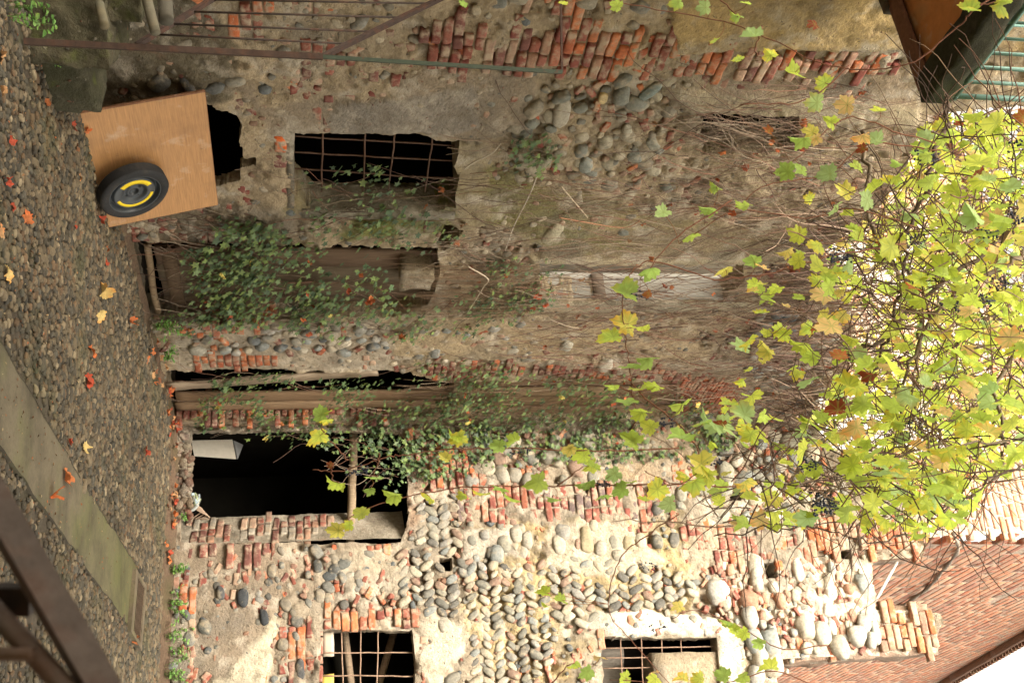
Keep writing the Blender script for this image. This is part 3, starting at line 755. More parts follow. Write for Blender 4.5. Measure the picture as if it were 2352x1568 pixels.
# the lit room behind the upper opening: a pale plastered back wall under open sky
A = Acc(); q = [L.at(560, 1150, -1.3), L.at(760, 1150, -1.3), L.at(760, 1850, -1.3), L.at(560, 1830, -1.3)]
G = [q[0] + (q[1] - q[0]) * i / 20 + (q[3] - q[0]) * j / 30 for j in range(31) for i in range(21)]
Gv = np.array(G) + L.n * (fbm(np.array(G), 3, 3, 4) * .03)[:, None]
A.add(Gv, np.array([(j * 21 + i, j * 21 + i + 1, j * 21 + i + 22, j * 21 + i + 21) for j in range(30) for i in range(20)]), (.45, .42, .36))
A.build('inner_wall', M_PLASTER, house)

# window sill of the barred window, and its iron grille
A = Acc(); s0, z0 = L.px(392, 671); s1, _ = L.px(486, 690)
def wall_box(acc, W, s0, s1, z0, z1, n0, n1, c, seg=(8, 4, 4), wob=.008, fr=9):
    ctr = W.P((s0 + s1) / 2, (z0 + z1) / 2, (n0 + n1) / 2)
    slab(acc, ctr, W.d * (s1 - s0) / 2, W.z * (z1 - z0) / 2, W.n * (n1 - n0) / 2, c, seg, wob, fr=fr)
sA, zA = L.px(437, 700); sB, zB = L.px(487, 1040)
wall_box(A, L, sB - .02, sB + .10, zA - .02, zB + .02, -.30, .035, (.30, .27, .20), seg=(3, 16, 6), wob=.018)
A.build('stone_jamb', M_MORTAR, house)
A = Acc(); slz = L.px(302, 671)[1]; wall_box(A, L, L.px(302, 671)[0] - .02, sB - .02, slz - .05, slz + .012, -.33, .012, (.22, .19, .14), seg=(12, 2, 6), wob=.012)
A.build('window_sill', M_MORTAR, house)
gr = bpy.data.objects.new('window_grille', None); col.objects.link(gr); gr.parent = house; gr.location = Vector(L.at(370, 671, -.16)) - house.location
vb = [((311, 660), (336, 1062)), ((349, 660), (370, 1058)), ((386, 660), (412, 1060))]
hb = [((298, 742), (440, 738)), ((300, 840), (440, 833)), ((302, 908), (440, 892)), ((302, 996), (440, 976))]
for k, (a, b) in enumerate(vb + hb):
    p, q = L.at(*a, -.17 if k < 3 else -.155), L.at(*b, -.17 if k < 3 else -.155)
    pts = np.array([p + (q - p) * t for t in np.linspace(0, 1, 9)]); pts[1:-1] += (RS.rand(7, 3) - .5) * .012
    A = Acc(); tube(A, pts, .0085, (.13, .075, .05)); A.build('bar', M_RUST, gr)

# the boarded door behind the ivy, its threshold and the corbel over it
dr = bpy.data.objects.new('door', None); col.objects.link(dr); dr.parent = house; dr.location = Vector(L.at(640, 330, -.2)) - house.location
s0, zb = L.px(566, 345, -.2); s1 = L.px(745, 345, -.2)[0]; zt = L.px(600, 1030, -.2)[1]; nb = 5
for k in range(nb):
    a = s0 + (s1 - s0) * k / nb; b = s0 + (s1 - s0) * (k + 1) / nb; A = Acc()
    wall_box(A, L, a + .004, b - .006, zb + .02 + .03 * RS.rand(), zt, -.235, -.20 + .012 * RS.rand(), (.15 + .03 * RS.rand(), .115, .075), seg=(3, 30, 1), wob=.005)
    A.build('plank', M_WOOD, dr)
A = Acc(); wall_box(A, L, s0, s1, zb + .10, zb + .24, -.20, -.165, (.15, .10, .06), seg=(8, 2, 1)); A.build('cross_rail', M_WOOD, dr)
A = Acc(); pts = [L.at(562, 338, -.06), L.at(610, 345, -.06), L.at(668, 352, -.06), L.at(716, 364, -.06)]
pp = smooth_path(pts, 5); tube(A, pp, .035, (.24, .17, .10), sides=7); A.build('threshold_beam', M_WOOD, house)
A = Acc(); s_, z_ = L.px(618, 922, .0); s2, z2 = L.px(662, 990, 0); wall_box(A, L, s_, s2, z_, z2, -.22, .03, (.34, .27, .17), seg=(6, 5, 4), wob=.02); A.build('corbel', M_MORTAR, house)
# weathered boards of the far door and the shutter above it
dr = bpy.data.objects.new('door', None); col.objects.link(dr); dr.parent = house; dr.location = Vector(L.at(930, 400, -.15)) - house.location; dr['label'] = 'weathered brown door boards hanging in the far doorway'
for (ua, ub, nn, vt, c) in ((903, 926, -.12, 1030, (.26, .17, .10)), (927, 943, -.10, 1035, (.34, .23, .14)), (944, 964, -.13, 1030, (.20, .13, .08))):
    A = Acc(); a, za = L.px(ua, 402, nn); b, _ = L.px(ub, 402, nn); zz = L.px(ua, vt, nn)[1]
    wall_box(A, L, a, b, za, zz, nn - .03, nn, c, seg=(3, 30, 1), wob=.006); A.build('plank', M_WOOD, dr)
A = Acc(); tube(A, [L.at(919, 480, -.06), L.at(946, 478, -.06)], .013, (.30, .24, .17)); A.build('latch', M_WOOD, dr)
dr = bpy.data.objects.new('shutter', None); col.objects.link(dr); dr.parent = house; dr.location = Vector(L.at(915, 1080, -.1)) - house.location
for (ua, ub, nn, c) in ((868, 892, -.10, (.22, .145, .085)), (893, 912, -.06, (.30, .21, .125)), (913, 936, -.09, (.24, .16, .09)), (937, 962, -.07, (.27, .18, .11))):
    A = Acc(); a, za = L.px(ua, 1075, nn); b, _ = L.px(ub, 1075, nn); zz = L.px(ua, 1565, nn)[1]
    wall_box(A, L, a, b, za, zz, nn - .03, nn, c, seg=(3, 26, 1), wob=.008); A.build('plank', M_WOOD, dr)
# grey timber jamb board in the upper opening
A = Acc(); a, za = L.px(684, 1250, -.02); zz = L.px(684, 1690, -.02)[1]
wall_box(A, L, a - .03, a + .02, za, zz, -.34, -.005, (.33, .31, .27), seg=(2, 24, 6), wob=.006); A.build('jamb_board', M_WOOD, house)
A = Acc(); wall_box(A, L, a - .06, a - .02, L.px(684, 1365, 0)[1], L.px(684, 1392, 0)[1], -.32, .0, (.16, .12, .09), seg=(2, 2, 4)); A.build('cross_block', M_WOOD, house)

# the balcony coming out over the viewer on the left
bal = thing('balcony', tuple(L.at(100, 2080, .6)), 'rust brown balcony slab with mossy black edge and green railing, high on the left wall', 'balcony')
OFFB = 1.2; C0s, C0z = L.px(235, 2118, OFFB)
sN = C0s - 4.5
def quadgrid(acc, a, b, c, d, n, m, color, nrm=None, amp=0):
    V = np.array([(a * (1 - i / n) + b * i / n) * (1 - j / m) + (d * (1 - i / n) + c * i / n) * j / m for j in range(m + 1) for i in range(n + 1)])
    if nrm is not None: V = V + np.asarray(nrm) * (fbm(V, 4, 3, 5) * amp)[:, None]
    acc.add(V, np.array([(j * (n + 1) + i, j * (n + 1) + i + 1, (j + 1) * (n + 1) + i + 1, (j + 1) * (n + 1) + i) for j in range(m) for i in range(n)]), color)
A = Acc(); wall_box(A, L, sN, C0s - .10, C0z + .03, C0z + .10, .0, OFFB - .12, (.50, .20, .065), seg=(20, 1, 8), wob=.006); A.build('slab', M_PLASTER, bal)
A = Acc(); wall_box(A, L, C0s - .14, C0s - .0, C0z - .0, C0z + .022, -.0, OFFB - .10, (.16, .07, .04), seg=(3, 1, 10), wob=.003)
wall_box(A, L, C0s - .085, C0s - .065, C0z + .022, C0z + .16, .0, OFFB - .10, (.09, .045, .03), seg=(1, 2, 10), wob=.003)
wall_box(A, L, C0s - .14, C0s - .0, C0z + .162, C0z + .185, -.0, OFFB - .10, (.16, .07, .04), seg=(3, 1, 10), wob=.003)
A.build('steel_beam', M_RUST, bal)
A = Acc(); wall_box(A, L, sN, C0s - .02, C0z - .01, C0z + .18, OFFB - .20, OFFB + .02, (.030, .028, .016), seg=(60, 4, 4), wob=.02)
A.build('edge', M_DIRT, bal)
rl = bpy.data.objects.new('railing', None); col.objects.link(rl); rl.parent = bal; rl.location = Vector(L.P(C0s, C0z + .2, OFFB)) - bal.location
for k in range(26):
    A = Acc(); s_ = C0s - .06 - k * .14; tube(A, [L.P(s_, C0z + .15, OFFB - .02), L.P(s_, C0z + 1.15, OFFB - .02)], .011 if k else .022, (.10, .19, .16), sides=5); A.build('baluster' if k else 'corner_post', M_GREENMETAL, rl)
for k in range(1, 8):
    A = Acc(); n_ = OFFB - .02 - k * .145; tube(A, [L.P(C0s - .06, C0z + .15, n_), L.P(C0s - .06, C0z + 1.15, n_)], .011, (.10, .19, .16), sides=5); A.build('baluster', M_GREENMETAL, rl)
A = Acc(); wall_box(A, L, sN, C0s - .03, C0z + .22, C0z + .245, OFFB - .035, OFFB, (.10, .18, .15), seg=(10, 1, 1), wob=0)
wall_box(A, L, C0s - .07, C0s - .04, C0z + .22, C0z + .245, .02, OFFB, (.10, .18, .15), seg=(1, 1, 6), wob=0)
wall_box(A, L, sN, C0s - .03, C0z + 1.15, C0z + 1.18, OFFB - .04, OFFB + .005, (.10, .18, .15), seg=(10, 1, 1), wob=0); A.build('rail', M_GREENMETAL, rl)
A = Acc(); pts = [L.at(243, 2120, OFFB - .25), L.at(243, 2160, .3), L.at(246, 2200, .02)]
wall_box(A, L, C0s - .02, C0s + .06, C0z - .02, C0z + .12, .0, .30, (.06, .045, .03), seg=(2, 2, 4), wob=.01); A.build('bracket', M_RUST, bal)

# =================================================================== THE BACK WALL
cw = thing('cobblestone_wall', tuple(R.at(1280, 380) * [1, 1, 0]), 'sunlit back wall of river cobbles and brick with a big dark doorway and two barred windows', 'wall')
sR1 = R.px(1720, 700)[0]
Rout = [(0.0, -.15), (sR1, -.15), tuple(R.px(1720, 1760)), tuple(R.px(1512, 1790)), tuple(R.px(1500, 2155)), tuple(R.px(1408, 2160)), tuple(R.px(1398, 2012)), tuple(R.px(1290, 2005)), tuple(R.px(1278, 2118)), tuple(R.px(1150, 2130)), tuple(R.px(1090, 1980)), tuple(R.px(978, 1850))]
Rout[-1] = (0.0, Rout[-1][1])
g_door = R.poly([(989, 442), (989, 880), (1000, 930), (1180, 938), (1246, 922), (1246, 412), (1180, 412), (1120, 428), (1040, 430)])
g_low = R.poly([(1447, 738), (1447, 950), (1640, 956), (1640, 734)])
g_up = R.poly([(1462, 1386), (1462, 1648), (1655, 1660), (1655, 1384)])
g_s1 = R.poly([(1280, 1011), (1280, 1040), (1309, 1040), (1309, 1011)])
g_s2 = R.poly([(1128, 1677), (1130, 1704), (1152, 1702), (1150, 1675)])
g_s3 = R.poly([(1292, 1752), (1290, 1778), (1328, 1790), (1330, 1760)])
g_s4 = R.poly([(1262, 1935), (1262, 1955), (1315, 1960), (1315, 1930)])
g_s5 = R.poly([(1443, 865), (1444, 870), (1462, 870), (1462, 865)])
Rholes = [g_door, g_low, g_up, g_s1, g_s2, g_s3, g_s4]
YEL = (.43, .33, .175)
Rz = [
    (R.poly([(1215, 1060), (1200, 1240), (1205, 1430), (1180, 1560), (1420, 1600), (1420, 1400), (1560, 1300), (1568, 1150), (1430, 1060), (1330, 1050)]), YEL, None, .12, .08),
    (R.poly([(1410, 1350), (1400, 1480), (1420, 1700), (1568, 1700), (1568, 1655), (1462, 1655), (1458, 1385), (1440, 1350)]), (.66, .60, .50), .022, .06),
    (R.poly([(1660, 1640), (1470, 1650), (1470, 1690), (1660, 1720)]), (.64, .58, .48), .03, .04),
    (R.poly([(1398, 540), (1440, 520), (1475, 500), (1568, 480), (1700, 470), (1700, 590), (1500, 625), (1430, 640)]), (.60, .52, .38), .035, .04),
    (R.poly([(1440, 970), (1425, 1010), (1430, 1055), (1500, 1065), (1568, 1010), (1540, 965), (1480, 970)]), (.58, .50, .38), .02, .08),
    (R.poly([(1240, 420), (1240, 600), (1300, 700), (1568, 520), (1568, 360), (1240, 390)]), (.31, .245, .175), .005, .08),
    (R.poly([(1215, 1060), (1210, 1180), (1275, 1190), (1290, 1100), (1290, 1060)]), (.46, .40, .32), .03, .05),
    (R.poly([(1205, 1260), (1200, 1430), (1290, 1530), (1330, 1400), (1300, 1250)]), (.50, .42, .31), .03, .05),
    (R.poly([(985, 930), (985, 1280), (1060, 1200), (1070, 1000), (1240, 940)]), (.36, .25, .17), None, .05, .05),
    (R.poly([(1255, 790), (1255, 940), (1330, 930), (1370, 860), (1340, 760)]), (.43, .36, .26), .02, .05),
    (R.poly([(985, 1380), (1100, 1380), (1100, 1600), (1060, 1640), (985, 1640)]), (.44, .33, .21), .015, .06),
    (R.poly([(1300, 1640), (1568, 1700), (1568, 1800), (1500, 2150), (1290, 2000)]), (.60, .51, .40), None, .05, .05),
]
A, Rv = wall_face(R, Rout, Rholes, Rz, step=.034, base=(.36, .295, .215), amp=.050, reveal=[.09, .22, .24, .25, .3, .3, .3], seed=41)
A.build('masonry', M_MORTAR, cw); Rv.build('opening_reveal', M_MORTAR, cw)
BZ.clear(); Bk, St = [], []
BP = dict(pitch=.108, blen=.33)
rz = lambda px, pal, **k: brick_zone(Bk, R.poly(px), pal, **{**BP, **k})
DKR = [(.24, .075, .055), (.19, .065, .05), (.28, .10, .07), (.14, .10, .09)]
rz([(1112, 1055), (1112, 1490), (1196, 1490), (1196, 1055)], DKR + ORANGE[3:], prob=.98, prot=.034)
rz([(1205, 1560), (1205, 1850), (1288, 1850), (1292, 1560)], DKR + ORANGE[:2] + PALE[:1], prob=.98, prot=.042)
rz([(1180, 1850), (1180, 2110), (1276, 2110), (1276, 1850)], ORANGE + PALE, prob=.98, prot=.045)
rz([(1402, 2020), (1402, 2150), (1494, 2150), (1494, 2020)], PALE + ORANGE, prob=1, prot=.05)
rz([(1402, 1830), (1402, 2020), (1494, 2020), (1494, 1830)], PALE + ORANGE, prob=.3, prot=.02)
rz([(1340, 1700), (1340, 1990), (1395, 1990), (1395, 1700)], PALE + ORANGE, prob=.3, prot=.01)
rz([(1215, 430), (1215, 640), (1300, 620), (1290, 430)], RED + ORANGE[:1], prob=.97, prot=.045)
rz([(1200, 640), (1200, 760), (1262, 760), (1262, 640)], RED, prob=.95, prot=.035)
rz([(1246, 750), (1246, 925), (1262, 925), (1262, 750)], ORANGE, prob=.95, prot=.02, blen=.16)
rz([(1400, 738), (1400, 965), (1446, 965), (1446, 738)], ORANGE + RED, prob=.97, prot=.03, blen=.24)
rz([(1400, 950), (1400, 972), (1640, 980), (1640, 952)], ORANGE + PALE, prob=.95, prot=.012, pitch=.13, blen=.10)
rz([(1440, 706), (1440, 736), (1640, 736), (1640, 700)], RED + PALE, prob=.85, prot=.01, blen=.2)
rz([(1340, 560), (1340, 640), (1420, 700), (1420, 560)], RED + ORANGE[:1], prob=.6, prot=.0)
rz([(1310, 420), (1310, 560), (1400, 560), (1400, 420)], RED + ORANGE, prob=.5, prot=.02)
rz([(1262, 620), (1262, 760), (1340, 740), (1340, 600)], RED + ORANGE, prob=.4, prot=.0)
rz([(1250, 410), (1250, 470), (1640, 440), (1640, 370)], RED + PALE, prob=.35, prot=.0)
rz([(1400, 640), (1400, 735), (1480, 735), (1480, 640)], RED + ORANGE, prob=.65, prot=.02)
rz([(1480, 600), (1480, 700), (1640, 700), (1640, 600)], RED + ORANGE, prob=.6, prot=.02)
rz([(1196, 1490), (1100, 1500), (1100, 1640), (1196, 1640)], ORANGE + PALE, prob=.35, prot=.004)
rz([(1060, 1100), (1060, 1380), (1112, 1380), (1112, 1100)], RED + ORANGE, prob=.4, prot=.0)
rz([(992, 940), (1000, 1010), (1060, 1090), (1120, 1080), (1130, 990), (1075, 940)], ORANGE + RED, prob=.8, prot=.02, pv=.02, pitch=.09, blen=.2, tilt=.12)
rz([(1010, 1090), (1010, 1200), (1060, 1200), (1060, 1090)], RED, prob=.3, prot=.0, tilt=.2)
rz([(1355, 1590), (1355, 1640), (1410, 1640), (1410, 1590)], ORANGE, prob=.3, prot=.0)
rz([(1395, 1380), (1395, 1460), (1460, 1460), (1460, 1370)], [(.45, .20, .12)], prob=.4, prot=.0)
rz([(1060, 1540), (1060, 1590), (1110, 1590), (1110, 1530)], ORANGE, prob=.8, prot=.01, blen=.2)
rz([(1180, 1480), (1180, 1560), (1210, 1560), (1210, 1480)], ORANGE, prob=.4, prot=.01, blen=.2)
HP = LIGHTST + [(.20, .19, .16), (.30, .28, .22), (.24, .23, .19), (.44, .38, .28), (.50, .44, .33), (.33, .22, .16), (.16, .15, .13)]
herring(St, R.poly([(1255, 920), (1262, 1000), (1262, 1060), (1300, 1070), (1420, 1060), (1425, 985), (1395, 960), (1380, 900), (1262, 900)]), HP)
herring(St, R.poly([(1130, 960), (1130, 1055), (1275, 1055), (1262, 940), (1180, 942)]), HP)
herring(St, R.poly([(1280, 1055), (1290, 1240), (1265, 1300), (1310, 1540), (1345, 1600), (1400, 1590), (1400, 1400), (1440, 1340), (1440, 1280), (1560, 1260), (1640, 1240), (1640, 1070), (1430, 1060)]), HP)
rs = lambda px, pal, **k: stone_zone(St, R.poly(px), pal, bout=Bk, **k)
rs([(1010, 1090), (1010, 1380), (1112, 1380), (1112, 1060), (1060, 1095)], HP, size=.17, sp=1.15, prot=.02, rot=0.1, brickp=.1)
rs([(1100, 1380), (1100, 1640), (1200, 1640), (1200, 1490), (1112, 1490)], HP, size=.14, sp=1.3, prot=.02, brickp=.15, prob=.8)
rs([(985, 1640), (985, 1840), (1180, 1980), (1205, 1850), (1205, 1650)], HP + LIGHTST, size=.19, sp=1.15, prot=.03, brickp=.2)
rs([(1196, 1060), (1196, 1240), (1290, 1240), (1290, 1060)], HP, size=.15, sp=1.15, prot=.03, rot=0, brickp=.05, prob=.9)
rs([(1196, 1250), (1196, 1555), (1280, 1555), (1285, 1260)], HP + [(.50, .42, .26)], size=.15, sp=1.5, prot=.03, rot=0, brickp=.1, prob=.75)
rs([(1292, 1600), (1292, 1990), (1396, 1990), (1396, 1700), (1400, 1620)], LIGHTST + PALE[:1], size=.19, sp=1.1, prot=.04, rot=0, brickp=.45)
rs([(1292, 1600), (1292, 1990), (1396, 1990), (1494, 2000), (1500, 1700)], LIGHTST + PALE, size=.09, sp=1.25, prot=.015, rot=0, brickp=.5, prob=.85)
rs([(985, 1640), (985, 1840), (1180, 1980), (1205, 1850), (1205, 1650)], HP + PALE, size=.09, sp=1.25, prot=.01, brickp=.4, prob=.8)
rs([(1400, 1700), (1400, 2010), (1494, 2010), (1500, 1790), (1640, 1770), (1640, 1720)], LIGHTST, size=.22, sp=1.05, prot=.06, rot=0, brickp=.25)
rs([(1262, 520), (1262, 760), (1400, 960), (1400, 700), (1440, 700), (1640, 690), (1640, 640), (1400, 640), (1390, 480), (1300, 480)], [(.12, .12, .11), (.16, .15, .13), (.30, .26, .20), (.22, .21, .18)], size=.115, sp=1.3, prot=.012, rot=.4, brickp=.55, prob=.95)
rs([(1270, 720), (1262, 900), (1395, 950), (1400, 850), (1330, 740)], GREY, size=.11, sp=1.5, prot=.012, brickp=.5, prob=.85)
rs([(1262, 400), (1262, 480), (1640, 480), (1640, 380)], GREY + [(.35, .30, .22)], size=.14, sp=1.5, prot=.01, brickp=.4, prob=.7)
rs([(1425, 1060), (1425, 985), (1450, 960), (1640, 970), (1640, 1070)], LIGHTST + GREY, size=.13, sp=1.5, prot=.015, brickp=.3, prob=.5)
rs([(985, 400), (985, 1850), (1180, 1990), (1400, 1990), (1640, 1700), (1640, 380)], GREY + LIGHTST + PALE, size=.07, sp=1.7, prot=.0, pv=.014, brickp=.42, prob=.85)
for (u, v, a, b, an, c) in [(1372, 558, 40, 22, 0, (.07, .075, .08)), (1418, 607, 34, 18, .2, (.06, .065, .07)), (1362, 507, 30, 18, .1, (.10, .10, .10)), (1535, 690, 44, 18, .1, (.09, .09, .09)), (1180, 1780, 30, 34, .2, (.60, .56, .50)),
                            (1210, 1630, 50, 24, 1.2, (.60, .55, .46)), (1360, 1905, 38, 30, 0, (.75, .70, .62)), (1330, 1935, 52, 34, 0, (.70, .64, .55)), (1310, 1830, 60, 26, 0, (.50, .46, .38)), (1400, 1900, 30, 30, 0, (.80, .75, .68)),
                            (1325, 1735, 60, 30, 0, (.42, .38, .30)), (1240, 1345, 60, 30, 0, (.42, .35, .22)), (1455, 2010, 50, 22, 0, (.40, .43, .40)), (1440, 1910, 44, 20, 0, (.5, .48, .42)), (1350, 1660, 36, 24, .5, (.62, .58, .5))]:
    s_, z_ = R.px(u, v); k = (R.at(u, v) - CAM)[1] / F * .55
    St.append((s_, z_, .02, a * k, b * k, min(a, b) * k * .8, an, *c))
frR = Frame(R.o, R.d, R.z, R.n)
Bk = clear_holes(Bk, Rholes, .7); St = clear_holes(St, Rholes, .9)
for z_ in BZ: St = St[sdf(St[:, :2], z_)[0] > .0]
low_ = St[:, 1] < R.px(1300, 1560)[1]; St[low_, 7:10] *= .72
A = Acc(); lay_bricks(A, frR, Bk)
s_, za = R.px(1252, 412); zb = R.px(1248, 925)[1]; jb = []
j0 = R.P(s_, 0, -.005); j1 = R.P(R.px(1181, 700, -.50)[0], 0, -.50); jd = j1 - j0; jl = np.linalg.norm(jd); jd /= jl; jn = np.cross(jd, [0, 0, 1.0]); jn *= -1 if jn @ (CAM - j0) < 0 else 1
brick_zone(jb, np.array([(.0, za), (jl, za), (jl, R.px(1248, 775)[1]), (.0, R.px(1248, 730)[1])]), RED + PALE + [(.34, .30, .24)], prob=.93, prot=.014, pitch=.10, blen=.30)
jb = [b for b in jb if .04 < b[0] < jl - .04]
lay_bricks(A, Frame(j0, jd, R.z, jn), jb)
s_ = R.px(1500, 1800)[0]; jb = []
A.build('brickwork', M_BRICK, cw)
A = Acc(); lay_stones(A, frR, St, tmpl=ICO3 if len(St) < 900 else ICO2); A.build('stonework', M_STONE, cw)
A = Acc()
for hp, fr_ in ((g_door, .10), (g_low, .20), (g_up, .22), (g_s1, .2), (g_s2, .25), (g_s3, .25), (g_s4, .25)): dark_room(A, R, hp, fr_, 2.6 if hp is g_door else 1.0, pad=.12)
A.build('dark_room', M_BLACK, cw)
# wall thickness: tops of the two piers, so they read as solid
A = Acc()
def px_box(acc, W, u0, u1, v0, v1, n0, n1, c, **k):
    s0, z0 = W.px(u0, v0); s1, z1 = W.px(u1, v1); wall_box(acc, W, s0, s1, z0, z1, n0, n1, c, **k)
px_box(A, R, 1402, 1499, 1790, 2157, -.55, -.03, (.36, .24, .17), seg=(6, 20, 6), wob=.03)
px_box(A, R, 1155, 1277, 1950, 2117, -.5, -.03, (.40, .22, .14), seg=(6, 10, 6), wob=.02)
px_box(A, R, 1285, 1402, 1900, 2003, -.5, -.03, (.42, .34, .26), seg=(6, 6, 6), wob=.03)
px_box(A, R, 985, 1150, 1700, 1850, -.5, -.03, (.40, .34, .26), seg=(6, 6, 6), wob=.03)
px_box(A, R, 1500, 1700, 1500, 1765, -.5, -.03, (.40, .32, .22), seg=(6, 6, 6), wob=.03)
A.build('wall_core', M_MORTAR, cw)
A = Acc(); zt_ = zb + .05
Gs = np.array([j0 + jd * (jl * i / 16) + np.array([0, 0, -.05 + (zt_ + .05) * j / 90]) for j in range(91) for i in range(17)]); Gs = Gs + jn * (fbm(Gs, 6, 4, 31) * .022)[:, None]
A.add(Gs, np.array([(j * 17 + i, j * 17 + i + 1, j * 17 + i + 18, j * 17 + i + 17) for j in range(90) for i in range(16)]), (.36, .31, .235)); A.build('splayed_jamb', M_MORTAR, cw)
# wooden beam across the doorway, post in the upper window, sill debris
A = Acc(); p, q = R.at(985, 812, -.35), R.at(1246, 806, -.30); pts = np.array([p + (q - p) * t for t in np.linspace(0, 1, 14)]); pts[:, 2] += fbm(pts, 2.5, 2, 5) * .04
tube(A, pts, .058, (.26, .19, .12), sides=8); A.build('door_beam', M_WOOD, cw)
A = Acc()
for k in range(220):
    u = 988 + 190 * RS.rand(); s_, z_ = R.px(u, 402 + 35 * RS.rand()); r = .018 + .035 * RS.rand() ** 2
    lay_stones(A, frR, [(s_, z_, -.10 * RS.rand() - .05 + .12 * RS.rand(), r * 1.4, r, r, RS.rand() * 3, *pick([(.22, .17, .12), (.16, .12, .08), (.28, .23, .16), (.20, .10, .065)]))])
A.build('rubble_sill', M_MORTAR, cw)
def grille(parent, name, W, off, lines, r, c):
    g = bpy.data.objects.new(name, None); col.objects.link(g); g.parent = parent; a, b = lines[0]
    g.location = Vector(W.at(*a, off)) - parent.location
    for k, (a, b) in enumerate(lines):
        o_ = off + (.014 if k % 2 else 0); p, q = W.at(*a, o_), W.at(*b, o_)
        pts = np.array([p + (q - p) * t for t in np.linspace(0, 1, 9)]); pts[1:-1] += (RS.rand(7, 3) - .5) * .009
        A = Acc(); tube(A, pts, r, c); A.build('bar', M_RUST, g)
grille(cw, 'window_grille', R, -.12, [((1440, 784), (1640, 790)), ((1498, 732), (1498, 956)), ((1440, 828), (1640, 828)), ((1550, 730), (1552, 956)), ((1440, 869), (1640, 864)), ((1603, 730), (1603, 956))], .0085, (.30, .20, .14))
grille(cw, 'window_grille', R, -.12, [((1455, 1425), (1650, 1432)), ((1488, 1380), (1484, 1652)), ((1455, 1472), (1650, 1480)), ((1510, 1380), (1506, 1655)), ((1455, 1519), (1650, 1526)), ((1534, 1380), (1530, 1655)), ((1455, 1563), (1650, 1572)), ((1590, 1380), (1590, 1655))], .008, (.26, .17, .12))
A = Acc(); px_box(A, R, 1470, 1570, 1388, 1478, -.75, -.70, (.20, .175, .145), seg=(8, 8, 1), wob=.05, fr=3); A.build('inner_board', M_WOOD, cw)
for (a, b) in (((1450, 905), (1640, 850)), ((1440, 790), (1640, 815))):
    A = Acc(); p, q = R.at(*a, -.7), R.at(*b, -.8); tube(A, [p, (p + q) / 2, q], .05, (.30, .22, .15), sides=6); A.build('inner_rafter', M_WOOD, cw)
A = Acc(); px_box(A, R, 1449, 1502, 741, 768, -.12, -.115, (.42, .36, .28), seg=(4, 3, 1), wob=.01); A.build('paper_scrap', M_PAINT, cw)
A = Acc(); px_box(A, R, 1545, 1640, 739, 768, -.12, -.115, (.60, .42, .10), seg=(4, 3, 1), wob=.01); A.build('paper_scrap', M_PAINT, cw)

# =================================================================== BRICK HOUSE BEHIND, upper right
bh = thing('brick_house', tuple(R.at(1249, 1700, -.75)), 'tall orange brick house rising behind the back wall with a tiled eave against the sky', 'house')
c0 = R.at(1249, 1700, -.62)
class Sub(Wall):
    def __init__(self, p, d):
        self.o = np.array([p[0], p[1], 0.0]); self.d = np.array(d, float); self.n = np.array([self.d[1], -self.d[0], 0.0]); self.z = np.array([0, 0, 1.0])
Fr = Sub(c0, R.d); Sd = Sub(c0, L.d)
frontpoly = Fr.poly([(1030, 1650), (1249, 1650), (1249, 2600), (1030, 2500)])
frontpoly[1][0] = frontpoly[2][0] = 0.0
sidepoly = Sd.poly([(1249, 1650), (1249, 2700), (1370, 2475), (1447, 2352), (1495, 2272), (1550, 2180), (1615, 2080), (1700, 1930), (1720, 1650)])
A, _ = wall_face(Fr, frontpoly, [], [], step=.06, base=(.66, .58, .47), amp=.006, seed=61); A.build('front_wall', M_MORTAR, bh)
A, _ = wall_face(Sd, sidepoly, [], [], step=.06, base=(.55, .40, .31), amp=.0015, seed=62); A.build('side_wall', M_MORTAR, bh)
SUNB = [(.62, .28, .16), (.66, .33, .20), (.58, .23, .12), (.68, .40, .27), (.54, .27, .19)]  # brick tones lifted so the colour itself carries sunlight
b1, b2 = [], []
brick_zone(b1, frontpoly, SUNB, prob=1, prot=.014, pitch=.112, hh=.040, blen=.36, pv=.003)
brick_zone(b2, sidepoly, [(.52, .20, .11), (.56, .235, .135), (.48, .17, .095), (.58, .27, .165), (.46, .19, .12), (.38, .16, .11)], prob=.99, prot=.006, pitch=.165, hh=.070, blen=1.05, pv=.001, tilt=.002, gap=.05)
A = Acc(); lay_bricks(A, Frame(Fr.o, Fr.d, Fr.z, Fr.n), b1); lay_bricks(A, Frame(Sd.o, Sd.d, Sd.z, Sd.n), b2, relief=False); A.build('brickwork', M_BRICK, bh)
